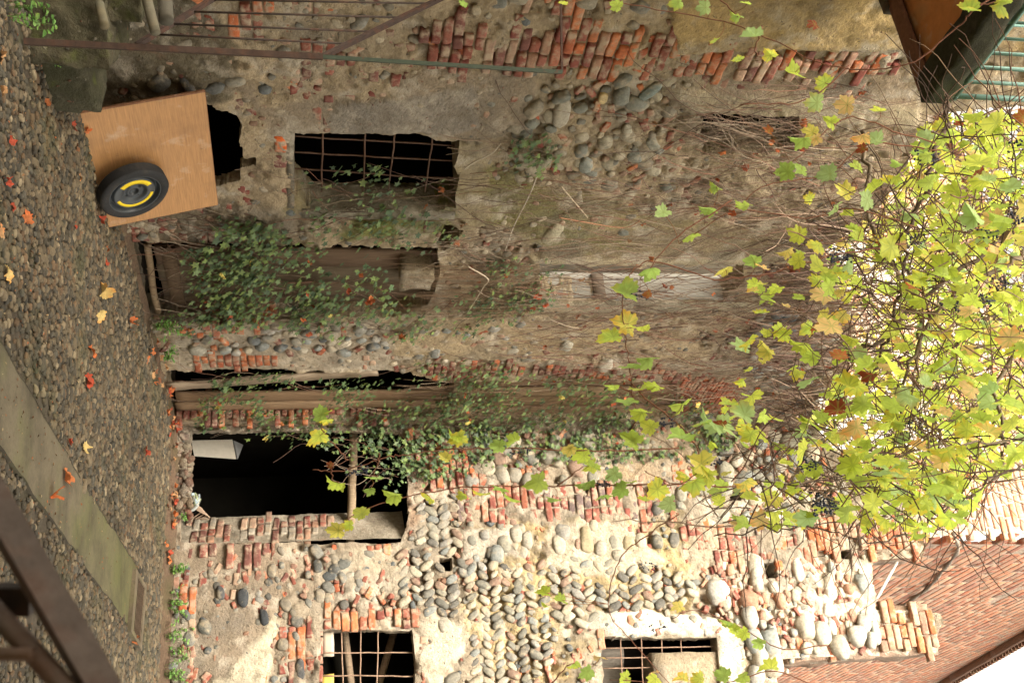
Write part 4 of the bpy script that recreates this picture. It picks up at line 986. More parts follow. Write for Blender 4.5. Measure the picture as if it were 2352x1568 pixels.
# eave: tiles along the sloping top edge
ro = bpy.data.objects.new('roof', None); col.objects.link(ro); ro.parent = bh; ro.location = Vector(Sd.at(1500, 2330)) - bh.location
ep = [(1330, 2590), (1370, 2475), (1447, 2352), (1495, 2272), (1550, 2180), (1615, 2080), (1700, 1930)]
A = Acc()
for i in range(len(ep) - 1):
    p, q = Sd.at(*ep[i]), Sd.at(*ep[i + 1]); ax = (q - p) / 2; up = np.cross(Sd.n, ax); up /= np.linalg.norm(up); up *= 1 if up[2] > 0 else -1
    slab(A, (p + q) / 2 + Sd.n * .03 + up * .05, ax * 1.01, up * .05, Sd.n * .12, (.22, .12, .08), (6, 2, 2), .01)
A.build('eave_board', M_WOOD, ro)
A = Acc()
for i in range(len(ep) - 1):
    p, q = Sd.at(*ep[i]), Sd.at(*ep[i + 1]); nT = max(2, int(np.linalg.norm(q - p) / .19)); dd = (q - p) / np.linalg.norm(q - p); up = np.cross(Sd.n, dd); up *= 1 if up[2] > 0 else -1
    for t in range(nT):
        c = p + (q - p) * (t + .5) / nT + up * .13
        an = np.linspace(0, pi, 8); prof = np.array([dd * cos(a) * .085 + up * sin(a) * .06 for a in an])
        V = np.concatenate([c + prof + Sd.n * .22, c + prof - Sd.n * .35]); f = [(j, j + 1, j + 9, j + 8) for j in range(7)]
        V2 = V - np.tile(up * .018, (16, 1)); A.add(V, f, pick([(.30, .13, .08), (.24, .12, .08), (.36, .18, .11)])); A.add(V2, [q_[::-1] for q_ in f], (.2, .1, .07))
        A.add(np.concatenate([V[:8], V2[:8]]), [(j, j + 8, j + 9, j + 1) for j in range(7)], (.28, .14, .09))
A.build('roof_tile', M_BRICK, ro); 
# the old rain pipe scar running up the side wall
A = Acc(); pts = smooth_path([Sd.at(a, b, .05) for a, b in [(1420, 2030), (1385, 2080), (1350, 2130), (1310, 2165), (1262, 2200), (1225, 2190)]], 6)
tube(A, pts, .03 * (1 + .4 * np.sin(np.arange(len(pts)) * 1.7)), (.33, .27, .22), sides=7); A.build('flashing', M_MORTAR, bh)
A = Acc(); p, q = R.at(1290, 2060, -.3), R.at(1385, 2008, -.05); tube(A, [p, (p + q) / 2, q], .022, (.75, .70, .62), sides=5); A.build('loose_batten', M_WOOD, bh)

# pale house far behind the vines
fh = thing('distant_house', tuple(R.at(800, 1500, -4.0)), 'bright brick and white rendered house glimpsed through the vine leaves above the left wall', 'house')
Fh = Sub(R.P(0, 0, -4.0), R.d)
fp = Fh.poly([(200, 1200), (1200, 1200), (1200, 2330), (930, 2420), (700, 2290), (480, 2240), (200, 2120)])
wz = [(Fh.poly([(880, 1850), (880, 2120), (1050, 2180), (1060, 1850)]), (.80, .76, .68), .03, .06), (Fh.poly([(560, 1900), (560, 2100), (660, 2150), (660, 1900)]), (.78, .74, .66), .03, .06)]
A, _ = wall_face(Fh, fp, [], wz, step=.09, base=(.60, .50, .40), amp=.01, seed=71); A.build('rendered_wall', M_MORTAR, fh)
b1 = []; brick_zone(b1, fp, SUNB + [(.6, .45, .36)], prob=.5, prot=.012, pitch=.12, blen=.35)
b1 = [b for b in b1 if sdf(np.array([[b[0], b[1]]]), wz[0][0])[0][0] > 0 and sdf(np.array([[b[0], b[1]]]), wz[1][0])[0][0] > 0]
A = Acc(); lay_bricks(A, Frame(Fh.o, Fh.d, Fh.z, Fh.n), b1); A.build('brickwork', M_BRICK, fh)
A = Acc(); 
for i in range(2, 6):
    p, q = Fh.P(*fp[i], .0), Fh.P(*fp[i + 1 if i + 1 < len(fp) else 0], 0); 
    slab(A, (p + q) / 2 + np.array([0, 0, .05]), (q - p) / 2, np.array([0, 0, .06]), Fh.n * .25, (.30, .15, .10), (8, 1, 1), .01)
A.build('roof', M_BRICK, fh)

# =================================================================== OBJECTS ON THE GROUND
# ---- veneered board leaning on the wall, and the spare wheel leaning on it
bl, br_ = on_ground(262, 180), on_ground(522, 250)
bd = (br_ - bl) / np.linalg.norm(br_ - bl); wdt = np.linalg.norm(br_ - bl)
# lean: find the tilt so that the top edge lands where the photograph has it
nb_ = np.array([bd[1], -bd[0], 0.0])
best = None
for k in range(0, 60):
    th = radians(k * .5)
    for hh in np.arange(.7, 1.3, .02):
        p = bl + (-nb_ * sin(th) + np.array([0, 0, 1]) * cos(th)) * hh - 0
        r_ = p - CAM; dp = r_[1] * cp + r_[2] * sp; uu = 784 + F * r_[0] / dp; vv = 1176 + F * (-r_[1] * sp + r_[2] * cp) / dp
        e = (uu - 212) ** 2 + (vv - 468) ** 2
        if best is None or e < best[0]: best = (e, th, hh)
_, TH, HB = best
upb = -nb_ * sin(TH) + np.array([0, 0, 1]) * cos(TH); nob = np.cross(bd, upb); nob *= -1 if nob @ nb_ < 0 else 1
board = thing('wooden_board', tuple(bl + bd * wdt / 2), 'light wood veneered board leaning against the left wall behind the spare wheel', 'board')
A = Acc(); TB = .028
V, f = cube_grid(40, 40, 1); ctr = bl + bd * wdt / 2 + upb * HB / 2 + nob * -TB / 2
W_ = ctr + V[:, :1] * bd * wdt / 2 + V[:, 1:2] * upb * HB / 2 + V[:, 2:3] * nob * TB / 2
A.add(W_, f, (.43, .225, .09)); A.build('panel', M_TABLE, board, smooth=False)
A = Acc()
for (a, b, h) in ((0, -1, 0), (0, 1, 0)):
    slab(A, ctr + upb * b * (HB / 2 + .0015), bd * (wdt / 2 - .001), upb * .0015, nob * (TB / 2 + .001), (.22, .10, .055), (20, 1, 1), 0)
for b in (-1, 1): slab(A, ctr + bd * b * (wdt / 2 + .0015), bd * .0015, upb * (HB / 2), nob * (TB / 2 + .001), (.20, .095, .05), (1, 20, 1), 0)
A.build('edge_band', M_TABLE, board)

# wheel: local frame - axis leans towards the viewer, a little more upright than the board
wc_target = (302, 307)    # u, v of the hub
wheel = thing('spare_wheel', (0, 0, 0), 'black space saver spare wheel with yellow stickers on its rim, leaning on the wooden board', 'wheel')
Rw, Ww = .285, .058
# wheel plane: rests on the ground and against the board
wth = TH + radians(9); wd_dir = bd; wup = -nb_ * sin(wth) + np.array([0, 0, 1]) * cos(wth); wax = np.cross(wd_dir, wup); wax *= -1 if wax @ nb_ < 0 else 1
best = None
for sx in np.arange(.1, 1.0, .01):
    for off in np.arange(.05, .5, .01):
        c = bl + bd * sx + nb_ * off; c = c + np.array([0, 0, Rw * cos(wth) + Ww * sin(wth)])
        r_ = c - CAM; dp = r_[1] * cp + r_[2] * sp; uu = 784 + F * r_[0] / dp; vv = 1176 + F * (-r_[1] * sp + r_[2] * cp) / dp
        # distance between the board face and the top back edge of the tyre
        pt = c + wup * Rw - wax * Ww; gap = (pt - ctr) @ nob
        e = (uu - 438) ** 2 + (gap - .012) ** 2 * 4e6
        if best is None or e < best[0]: best = (e, c, vv)
wc = best[1]; print('wheel centre v', best[2], 'board', degrees if False else TH, HB, wdt)
wheel.location = (wc[0], wc[1], 0)
def revolve(acc, prof, c, color, n=64):
    V = []; m = len(prof)
    for i in range(n):
        a = 2 * pi * i / n; e = wd_dir * cos(a) + wup * sin(a)
        for r, x in prof: V.append(c + e * r + wax * x)
    f = [(i * m + j, i * m + j + 1, ((i + 1) % n) * m + j + 1, ((i + 1) % n) * m + j) for i in range(n) for j in range(m - 1)]
    acc.add(np.array(V), f, color)
A = Acc()
prof = [(.205, .030), (.212, .046), (.225, .052), (.245, .056), (.262, .055), (.274, .050), (.281, .042)]
tr = []
for k in range(8): x = .038 - k * .0108; tr += [(.285, x), (.285, x - .005), (.280, x - .006), (.280, x - .0102)]
prof = prof + tr + [(.281, -.042), (.274, -.050), (.245, -.056), (.212, -.046), (.205, -.030)]
revolve(A, prof, wc, (.02, .02, .02), 72); A.build('tyre', M_RUBBER, wheel)
A = Acc()
prof = [(.205, -.03), (.20, .0), (.206, .030), (.214, .040), (.218, .046), (.212, .049), (.206, .044), (.202, .026), (.192, .004), (.186, .002), (.180, .014), (.172, .030), (.164, .034), (.112, .032), (.100, .026), (.090, .010), (.074, .002), (.062, .004), (.054, .012), (.042, .014), (.038, .006), (.034, -.010), (.001, -.012)]
revolve(A, prof, wc, (.03, .035, .04), 72); rim = A.build('rim', M_STEEL, wheel)
A = Acc()
for k in range(4):
    A = Acc(); a = 2 * pi * k / 4 + .5; c_ = wc + (wd_dir * cos(a) + wup * sin(a)) * .066 + wax * .004
    an = np.linspace(0, 2 * pi, 9)[:-1]
    V = np.concatenate([[c_ + (wd_dir * cos(q) + wup * sin(q)) * r + wax * h for q in an] for r, h in ((.0105, 0), (.0105, .007), (.007, .007), (.006, .001))])
    A.add(V, [(i * 8 + j, i * 8 + (j + 1) % 8, (i + 1) * 8 + (j + 1) % 8, (i + 1) * 8 + j) for i in range(3) for j in range(8)], (.03, .03, .03))
    A.build('bolt_hole', M_STEEL, wheel)
for (a0, a1, r0, r1) in ((radians(112), radians(220), .118, .160), (radians(-78), radians(72), .132, .158)):
    A = Acc(); n = 24; V = []
    for i in range(n + 1):
        a = a0 + (a1 - a0) * i / n; e = wd_dir * cos(a) + wup * sin(a)
        for r in (r0, r1): V.append(wc + e * r + wax * .0352)
        for r in (r0, r1): V.append(wc + e * r + wax * .0335)
    f = []
    for i in range(n): b = i * 4; f += [(b, b + 1, b + 5, b + 4), (b + 2, b + 6, b + 7, b + 3), (b, b + 4, b + 6, b + 2), (b + 1, b + 3, b + 7, b + 5)]
    A.add(np.array(V), f, (.8, .6, .02)); A.build('sticker', M_YEL, wheel)

# ---- mossy stone block and stair masonry at the left
st_c = on_ground(195, 92); A = Acc()
e0 = on_ground(135, 92); e1 = on_ground(262, 128); ax = (e1 - e0) / 2; back = np.array([-ax[1], ax[0], 0]); back = back / np.linalg.norm(back) * .17
if back[1] < 0: back = -back
V, f = cube_grid(14, 10, 10); V = _soft(V, .14)
zt = .30
W_ = (e0 + e1) / 2 + V[:, :1] * ax * np.where(V[:, 2:3] > 0, .92, 1.0) + (V[:, 1:2] + 1) * back + np.array([0, 0, 1]) * ((V[:, 2:3] + 1) / 2 * zt * (1 + .12 * V[:, :1]) - .02)
W_ = W_ + np.stack([vnoise(W_, 7, 3), vnoise(W_, 7, 4), vnoise(W_, 7, 5)], 1) * .022 + np.stack([vnoise(W_, 20, 3), vnoise(W_, 20, 4), vnoise(W_, 20, 5)], 1) * .008
A.add(W_, f, (.085, .078, .048)); o = A.build('stone_block', M_MOSS); tag(o, 'rough mossy stone block on the cobbles beside the wooden board, small green weeds on it', 'stone')

stair = thing('stair_block', tuple(on_ground(60, 66)), 'mossy cemented stair base with two stub pipes at the far left edge', 'stair')
pA = on_ground(-120, 48); pB = on_ground(150, 76)
d_ = (pB - pA) / np.linalg.norm(pB - pA); nn_ = np.array([-d_[1], d_[0], 0]); nn_ *= 1 if nn_[1] > 0 else -1
def block(acc, p, q, z0, z1, dep, c, seg, wob, fr=6):
    V, f = cube_grid(*seg); W = (p + q) / 2 + V[:, :1] * (q - p) / 2 + (V[:, 1:2] + 1) / 2 * nn_ * dep + np.array([0, 0, 1]) * (z0 + (V[:, 2:3] + 1) / 2 * (z1 - z0))
    W = W + np.stack([fbm(W, fr, 4, 3), fbm(W, fr, 4, 4), fbm(W, fr, 4, 5)], 1) * wob
    acc.add(W, f, np.array(c) * (1 + .3 * fbm(W, 4, 3, 7))[:, None])
A = Acc(); block(A, pA, pB + nn_ * .02, -.05, .44, .9, (.095, .082, .05), (60, 30, 30), .07); A.build('masonry', M_MOSS, stair)
A = Acc(); block(A, pA + nn_ * .25, pB - d_ * .25 + nn_ * .25, .43, .62, .8, (.10, .085, .05), (40, 20, 12), .06); A.build('step', M_MOSS, stair)
for (a, b, r, c) in (((-60, 322, 6.6), (76, 357, 6.45), .030, (.13, .115, .08)), ((8, 228, 6.45), (60, 240, 6.3), .026, (.11, .10, .065)), ((-60, 375, 6.9), (48, 382, 6.7),   .045, (.09, .08, .06))):
    A = Acc(); p, q = at_y(*a), at_y(*b); n = 8
    tube(A, [p + (q - p) * t for t in np.linspace(0, 1, n)], r, c, sides=12); A.build('stub_pipe', M_PLASTER, stair)

# ---- iron stair railing standing before the wall
y0 = on_ground(96, 56)[1]
rail = thing('stair_railing', tuple(on_ground(96, 56)), 'rusty green iron stair railing with slanting rails in front of the left wall', 'railing')
def ptube(name, pts, r, c, m, par, sides=8):
    A = Acc(); tube(A, pts, r, c, sides=sides); return A.build(name, m, par)
base = at_y(96, 56, y0); knee = at_y(131, 742, y0); top = at_y(166, 1291, y0)
def squarebar(name, p, q, w1, m, par, c, side=None, wob=0):
    A = Acc(); t = (q - p) / np.linalg.norm(q - p); s = np.cross(t, [0, 0, 1.0] if abs(t[2]) < .9 else [0, 1.0, 0]); s /= np.linalg.norm(s); k = np.cross(t, s)
    V, f = cube_grid(12, 1, 1); W = (p + q) / 2 + V[:, :1] * (q - p) / 2 + V[:, 1:2] * s * w1 / 2 + V[:, 2:3] * k * w1 / 2
    A.add(W, f, c); return A.build(name, m, par, smooth=False)
squarebar('post', base, knee, .036, M_RUST, rail, (.060, .036, .026)); squarebar('post', knee, top, .024, M_GREENMETAL, rail, (.045, .060, .040))
lo0, lo1 = at_y(104, 314, y0 + .02), at_y(-60, 585, y0 + .9); up0, up1 = at_y(130, 742, y0 + .02), at_y(-60, 1128, y0 + .9)
squarebar('lower_rail', lo0, lo1, .030, M_RUST, rail, (.045, .028, .022)); squarebar('upper_rail', up0, up1, .030, M_RUST, rail, (.045, .028, .022))
squarebar('stay_rod', top, at_y(-60, 1287, y0), .014, M_RUST, rail, (.07, .04, .03))
for (a, b) in (((82, 350), (103, 805)), ((60, 390), (80, 855)), ((33, 430), (55, 905)), ((5, 475), (28, 960)), ((-20, 515), (3, 1010))):
    fa, fb = (104 - a[0]) / 164, (130 - b[0]) / 190
    ptube('baluster', [lo0 + (lo1 - lo0) * fa, up0 + (up1 - up0) * fa * 1.0], .0075, (.050, .036, .028), M_RUST, rail, 6)

# ---- foreground railing at the lower right
fr_ = thing('metal_railing', tuple(at_y(1300, 40, 1.3)), 'brown steel railing close to the viewer in the lower right corner', 'railing')
p = at_y(985, -70, 1.34); q = at_y(1725, 362, 1.22)
A = Acc(); t = (q - p); tl = np.linalg.norm(t); t = t / tl; sdir = np.array([0, 0.35, 1.0]); sdir = sdir - t * (sdir @ t); sdir /= np.linalg.norm(sdir); kd = np.cross(t, sdir); kd *= -1 if kd[1] > 0 else 1
V, f = cube_grid(30, 1, 1); W_ = (p + q) / 2 + V[:, :1] * (q - p) / 2 + (V[:, 1:2] - 1) * sdir * .0165 + V[:, 2:3] * kd * .017
A.add(W_, f, (.15, .12, .105)); A.build('top_rail', M_RUST, fr_, smooth=False)
ptube('lower_rail', [at_y(1330, -80, 1.3), at_y(1480, 60, 1.26), at_y(1700, 262, 1.2)], .012, (.15, .12, .105), M_RUST, fr_, 12)
A = Acc(); ctrp = (at_y(1374, -60, 1.34), at_y(1376, 75, 1.30))
slab(A, (ctrp[0] + ctrp[1]) / 2, (ctrp[1] - ctrp[0]) / 2, np.array([.016, 0, 0]), np.array([0, .016, 0]), (.03, .022, .018), (6, 1, 1), 0); A.build('baluster', M_RUST, fr_, smooth=False)
ptube('baluster', [at_y(1500, -160, 1.3), at_y(1502, 75, 1.24)], .008, (.15, .11, .085), M_RUST, fr_, 10)

# ---- drain grate in the path
gq = [on_ground(a, b, .05) for a, b in grate_px]
gd = thing('drain_grate', tuple((gq[0] + gq[2]) / 2), 'slotted iron drain grate at the end of the mossy concrete path', 'grate')
def gbar(name, a, b, wv, h, c, par):
    A = Acc(); V, f = cube_grid(6, 1, 1); A.add((a + b) / 2 + V[:, :1] * (b - a) / 2 + V[:, 1:2] * wv / 2 + V[:, 2:3] * np.array([0, 0, h]), f, c); return A.build(name, M_RUST, par, smooth=False)
P_ = lambda s, t: (gq[0] * (1 - s) + gq[3] * s) * (1 - t) + (gq[1] * (1 - s) + gq[2] * s) * t
A = Acc()
for (a, b, c_, d__) in (((0, 0), (1, 0), (1, .2), (0, .2)), ((0, .85), (1, .85), (1, 1), (0, 1)), ((0, .2), (.07, .2), (.07, .85), (0, .85)), ((.93, .2), (1, .2), (1, .85), (.93, .85))):
    q4 = [P_(*a), P_(*b), P_(*c_), P_(*d__)]; A.add(np.array(q4 + [x - [0, 0, .05] for x in q4]), [(0, 1, 2, 3), (0, 4, 5, 1), (1, 5, 6, 2), (2, 6, 7, 3), (3, 7, 4, 0)], (.17, .135, .09))
A.build('frame', M_CONC, gd, smooth=False)
A = Acc(); q4 = [P_(0.03, .15) - [0, 0, .012], P_(.97, .15) - [0, 0, .012], P_(.97, .9) - [0, 0, .012], P_(.03, .9) - [0, 0, .012]]; A.add(np.array(q4), [(0, 1, 2, 3)], (.01, .01, .01)); A.build('pit', M_BLACK, gd)  # flat black sheet close under the bars, painting the shade in the slots
for k in range(7):
    t0 = .2 + .65 * (k + .35) / 7; a, b = P_(.07, t0) - [0, 0, .006], P_(.93, t0) - [0, 0, .006]; wv = (P_(.5, t0 + .034) - P_(.5, t0)); gbar('bar', a, b, wv, .0008, (.15, .105, .07), gd)

# ---- leaning plank, white panel, rag bundle
pk = [L.at(888, 384, .02), L.at(852, 868, -.03)]
A = Acc(); ax = (pk[1] - pk[0]) / 2; pd = L.d - ax * (L.d @ ax) / (ax @ ax); pd /= np.linalg.norm(pd)
slab(A, (pk[0] + pk[1]) / 2, ax, pd * .085, L.n * .016, (.36, .28, .20), (26, 2, 1), .008); o = A.build('plank', M_WOOD); tag(o, 'long grey split plank leaning upright in the far dark doorway of the left wall', 'plank')
def panel3(name, px, y, th, c, label, cat):
    P4 = [at_y(u, v, y + dy) for (u, v, dy) in px]; n_ = np.cross(P4[1] - P4[0], P4[2] - P4[0]); n_ /= np.linalg.norm(n_); n_ *= 1 if n_[1] > 0 else -1
    A = Acc(); m = len(P4); V = np.array(P4 + [p + n_ * th for p in P4]); A.add(V, [tuple(range(m)), tuple(range(2 * m - 1, m - 1, -1))] + [(i, i + m, (i + 1) % m + m, (i + 1) % m) for i in range(m)], c)
    o = A.build(name, M_PAINT, smooth=False); tag(o, label, cat); return o
yd = R.at(1020, 450, -.75)[1]
panel3('white_panel', [(991, 436, 0), (992, 530, .0), (1054, 542, .1), (1047, 446, .1)], yd, .02, (.50, .46, .39), 'white painted panel propped at the bottom left of the big dark doorway', 'panel')
panel3('grey_panel', [(992, 533, .03), (992, 570, .35), (1054, 546, .14)], yd, .02, (.20, .20, .20), 'grey panel lying back behind the white painted panel in the big dark doorway', 'panel')
bu = thing('rag_bundle', tuple(R.at(1158, 425, .0)), 'tangle of pale blue and grey rags at the right foot of the big doorway', 'rags')
A = Acc(); cb = R.at(1156, 432, -.06)
for k in range(26):
    a = RS.rand() * 6.28; pts = [cb + np.array([cos(a + t * 2.2) * .13 * (.4 + .6 * t), (RS.rand() - .5) * .04, sin(a + t * 1.7) * .12 * (.5 + .5 * t) + .02]) for t in np.linspace(0, 1, 6)]
    tube(A, smooth_path(pts, 4), .012 + .012 * RS.rand(), pick([(.40, .42, .40), (.30, .37, .40), (.25, .28, .16), (.16, .16, .13), (.48, .46, .40), (.25, .30, .34)]), sides=6)
A.build('cloth', M_PAINT, bu)
A = Acc()
for k in range(4): pts = [cb + np.array([.02 + .02 * k, 0, .1]), cb + np.array([.10 + .03 * k, .05, .17 + .03 * k]), cb + np.array([.22, .1, .02 + .04 * k])]; tube(A, smooth_path(pts, 5), .008, (.34, .24, .17), sides=5)
A.build('strap', M_PAINT, bu)

# =================================================================== PLANTS
def grape_template():
    R0 = [1.05, .86, .68, .76, .88, .74, .61, .68, .75, .66, .55, .56, .32]          # from the tip round to the stalk notch
    n = 13; an = np.linspace(90, -82, n)
    pts = []
    for i, (r, a) in enumerate(zip(R0, an)):
        pts.append((r, a))
        if i < n - 1: pts.append((((r + R0[i + 1]) / 2) * (1.10 if i % 2 else .90), (a + an[i + 1]) / 2))
    right = [(r * cos(radians(a)), r * sin(radians(a))) for r, a in pts]
    left = [(-x, y) for x, y in right[1:]][::-1]
    ol = np.array(right + left)                                   # tip at +y, stalk at origin side
    m = len(ol); V = np.concatenate([[(0, 0)], ol * .5, ol])
    f = [(0, 1 + i, 1 + (i + 1) % m) for i in range(m)]
    q = [(1 + i, 1 + m + i, 1 + m + (i + 1) % m, 1 + (i + 1) % m) for i in range(m)]
    f = [t for t in f if True]
    tri = f + [(a, b, c) for a, b, c, d in q] + [(a, c, d) for a, b, c, d in q]
    return V, np.array(tri)
GT = grape_template()
def ivy_template():
    ol = np.array([(0, 1.0), (.17, .52), (.62, .50), (.36, .12), (.46, -.28), (.10, -.22), (0, -.10), (-.10, -.22), (-.46, -.28), (-.36, .12), (-.62, .50), (-.17, .52)])
    V = np.concatenate([[(0, .1)], ol]); m = len(ol)
    return V, np.array([(0, 1 + i, 1 + (i + 1) % m) for i in range(m)])
IT = ivy_template()
def oval_template():
    ol = np.array([(0, 1), (.28, .72), (.36, .35), (.22, .02), (0, -.1), (-.22, .02), (-.36, .35), (-.28, .72)])
    V = np.concatenate([[(0, .4)], ol]); m = 8
    return V, np.array([(0, 1 + i, 1 + (i + 1) % m) for i in range(m)])
OT = oval_template()
def lay_leaves(acc, pos, tip, nrm, size, C, tmpl, fold=.75, cup=.6, wav=.2):
    """arrays: pos (N,3) stalk points, tip directions, face normals, sizes, colours"""
    pos, tip, nrm, C = [np.asarray(a, float) for a in (pos, tip, nrm, C)]; size = np.asarray(size, float); N = len(pos)
    if N == 0: return
    tip = tip / np.linalg.norm(tip, axis=1, keepdims=True)
    sx = np.cross(tip, nrm); sx /= np.maximum(np.linalg.norm(sx, axis=1, keepdims=True), 1e-9); nz = np.cross(sx, tip)
    T, f = tmpl; k = len(T)
    x = np.tile(T[None, :, 0], (N, 1)); y = np.tile(T[None, :, 1], (N, 1))
    fo = fold * (RS.rand(N, 1) * 1.6 - .3); cu = cup * (RS.rand(N, 1) * 2 - .7); ph = RS.rand(N, 1) * 6
    z = fo * np.abs(x) - cu * y * y * .6 + wav * np.sin(x * 5 + ph) * np.cos(y * 4 + ph * 1.7) * (np.abs(x) + np.abs(y)) * .6
    x = x * (1 - .35 * np.abs(fo)) ; s = size[:, None, None]
    Wd = pos[:, None] + (x[..., None] * sx[:, None] + y[..., None] * tip[:, None] + z[..., None] * nz[:, None]) * s
    F_ = (f[None] + (np.arange(N) * k)[:, None, None]).reshape(-1, 3)
    Cc = np.repeat(C, k, 0)
    loc = np.tile(np.c_[T, np.zeros(k)], (N, 1))
    # tips turn yellow brown on some leaves
    ed = (np.hypot(T[:, 0], T[:, 1]) > .7)[None] * (RS.rand(N, 1) < .3)
    Cc = np.where(ed.reshape(-1, 1), Cc * np.array([1.25, .9, .7]), Cc)
    acc.add(Wd.reshape(-1, 3), F_, Cc, loc)

def px3(u, v, y): return at_y(u, v, y)
GREEN = [(.62, .74, .10), (.54, .68, .12), (.70, .76, .12), (.44, .62, .14)]
YELL = [(.86, .70, .20), (.82, .74, .16), (.88, .62, .26)]
CYAN = [(.50, .66, .26), (.44, .60, .24)]
RUSTY = [(.38, .10, .035), (.30, .07, .03), (.42, .14, .05)]
def vine_thing(name, label, group, strands, leaves, depth, rad=.0045, bunches=(), stemcol=(.20, .085, .05), extra=None, dsp=.35):
    """strands: list of [(u, v, y)...]; leaves: (u, v, px size, kind)"""
    p0 = px3(*strands[0][0]); t = thing(name, tuple(p0), label, 'vine', group)
    A = Acc(); paths = []
    for st in strands:
        p = smooth_path([px3(*q) for q in st], 7); p[1:-1] += (RS.rand(len(p) - 2, 3) - .5) * .012; paths.append(p)
        tube(A, p, np.linspace(rad, rad * .55, len(p)), stemcol, sides=5)
    allp = np.concatenate(paths)
    # project stem points, so each leaf hangs from the nearest stem
    r_ = allp - CAM; dp = r_[:, 1] * cp + r_[:, 2] * sp; su = 784 + F * r_[:, 0] / dp; sv = 1176 + F * (-r_[:, 1] * sp + r_[:, 2] * cp) / dp
    pos, tip, nm, sz, Cs = [], [], [], [], []
    for lf in leaves:
        u, v, s, kd = lf[:4]
        j = np.argmin((su - u) ** 2 + (sv - v) ** 2); y = allp[j, 1] - .03 + (RS.rand() - .5) * dsp * .2
        c = px3(u, v, y); size = s * y / F * .74
        # tips hang down and away from the stem
        td = np.array([(RS.rand() - .5) * .9, (RS.rand() - .5) * .9, -1.0 + .5 * RS.rand()])
        a = RS.rand() * 2 * pi
        nd = np.array([cos(a), -abs(sin(a)) * 1.2 - .1, .25 * (RS.rand() - .3)])
        if kd == 'n': nd = np.array([1.0, -.22, .1])
        td = td / np.linalg.norm(td)
        stalk = c - td * size * .35
        pos.append(stalk); tip.append(td); nm.append(nd); sz.append(size)
        pal = {'g': GREEN, 'y': YELL, 'c': CYAN, 'n': GREEN, 'r': RUSTY}[kd]; Cs.append(pick(pal))
        sp_ = allp[j]
        if np.linalg.norm(sp_ - stalk) < .45: tube(A, smooth_path([sp_, (sp_ + stalk) / 2 + [0, 0, .015], stalk], 3), .0018, (.28, .13, .06), sides=4, cap=False)
    A.build('stem', M_TWIG, t)
    B = Acc(); lay_leaves(B, pos, tip, nm, sz, Cs, GT); B.build('foliage', M_LEAF, t)
    for (u, v, n) in bunches:
        j = np.argmin((su - u) ** 2 + (sv - v) ** 2); y = allp[j, 1]; c = px3(u, v, y); Bb = Acc(); rr = []
        for k in range(n):
            o_ = np.array([(RS.rand() - .5) * .05, (RS.rand() - .5) * .04, -RS.rand() * .11 + .02]); rr.append((*(c + o_), .0055, .0055, .0055, 0, .02, .025, .05))
        rr = np.array(rr); lay_stones(Bb, Frame((0, 0, 0), (1, 0, 0), (0, 1, 0), (0, 0, 1)), rr, tmpl=ICO1, rough=.03)
        for k in range(0, n, 2): tube(Bb, [c + [0, 0, .03], rr[k][:3]], .0012, (.06, .04, .02), sides=3, cap=False)
        Bb.build('grape_bunch', M_BERRY, t)
    return t

YV = 5.2
vine_thing('grape_vine', 'grape vine strand with green leaves hanging across the balcony and top left plaster', 'grape vine strands',
    [[(-30, 2330, 4.6), (20, 2240, 4.6), (60, 2200, 4.7), (150, 2080, 4.8), (150, 1900, 5.0), (60, 1700, 5.1), (10, 1450, 5.2), (-20, 1390, 5.2)], [(150, 1950, 5), (230, 1850, 5), (240, 1700, 5.0)], [(60, 1750, 5.1), (120, 1735, 5.1), (140, 1765, 5.1)], [(-20, 1640, 5.1), (40, 1695, 5.1)]],
    [(12, 1412, 30, 'g'), (8, 1550, 34, 'g'), (18, 1612, 34, 'c'), (36, 1688, 34, 'n'), (85, 1722, 52, 'c'), (96, 1640, 26, 'n'), (136, 1690, 32, 'n'), (122, 1765, 40, 'g'), (168, 1815, 58, 'g'), (188, 1888, 46, 'g'), (236, 1866, 48, 'c'), (8, 2010 - 300, 26, 'g'), (10, 1290, 22, 'g'), (8, 1062, 22, 'g')], 5)
vine_thing('grape_vine', 'grape vine strand with mixed yellow and green leaves before the small upper left window', 'grape vine strands',
    [[(330, 2150, 5.2), (300, 2050, 5.2), (270, 1960, 5.2), (300, 1900, 5.2), (345, 1850, 5.2), (400, 1790, 5.2)], [(345, 2160, 5.3), (330, 2010, 5.3), (360, 1950, 5.3), (400, 1900, 5.3), (425, 1760, 5.3), (470, 1700, 5.3), (560, 1560, 5.4)], [(520, 2100, 5.3), (480, 1960, 5.3), (500, 1850, 5.3), (470, 1640, 5.3)]],
    [(240, 1934, 48, 'y'), (276, 1902, 42, 'g'), (256, 2012, 40, 'g'), (318, 1834, 54, 'g'), (302, 1858, 40, 'y'), (322, 1866, 36, 'y'), (314, 1971, 44, 'y'), (328, 2004, 50, 'c'), (395, 1798, 48, 'g'), (386, 1834, 40, 'g'), (402, 1894, 52, 'c'), (382, 1964, 38, 'g'), (374, 2056, 30, 'n'), (355, 2110, 42, 'n'), (425, 1640, 34, 'g'), (472, 1704, 40, 'n'), (474, 1622, 44, 'n'), (540, 1580, 46, 'n'), (492, 1516, 42, 'c'), (480, 1912, 44, 'c'), (462, 1984, 48, 'c'), (548, 1962, 50, 'g'), (536, 1826, 44, 'g'), (345, 1975, 30, 'r'), (300, 1760, 26, 'r'), (56, 1866, 30, 'r')], 5)
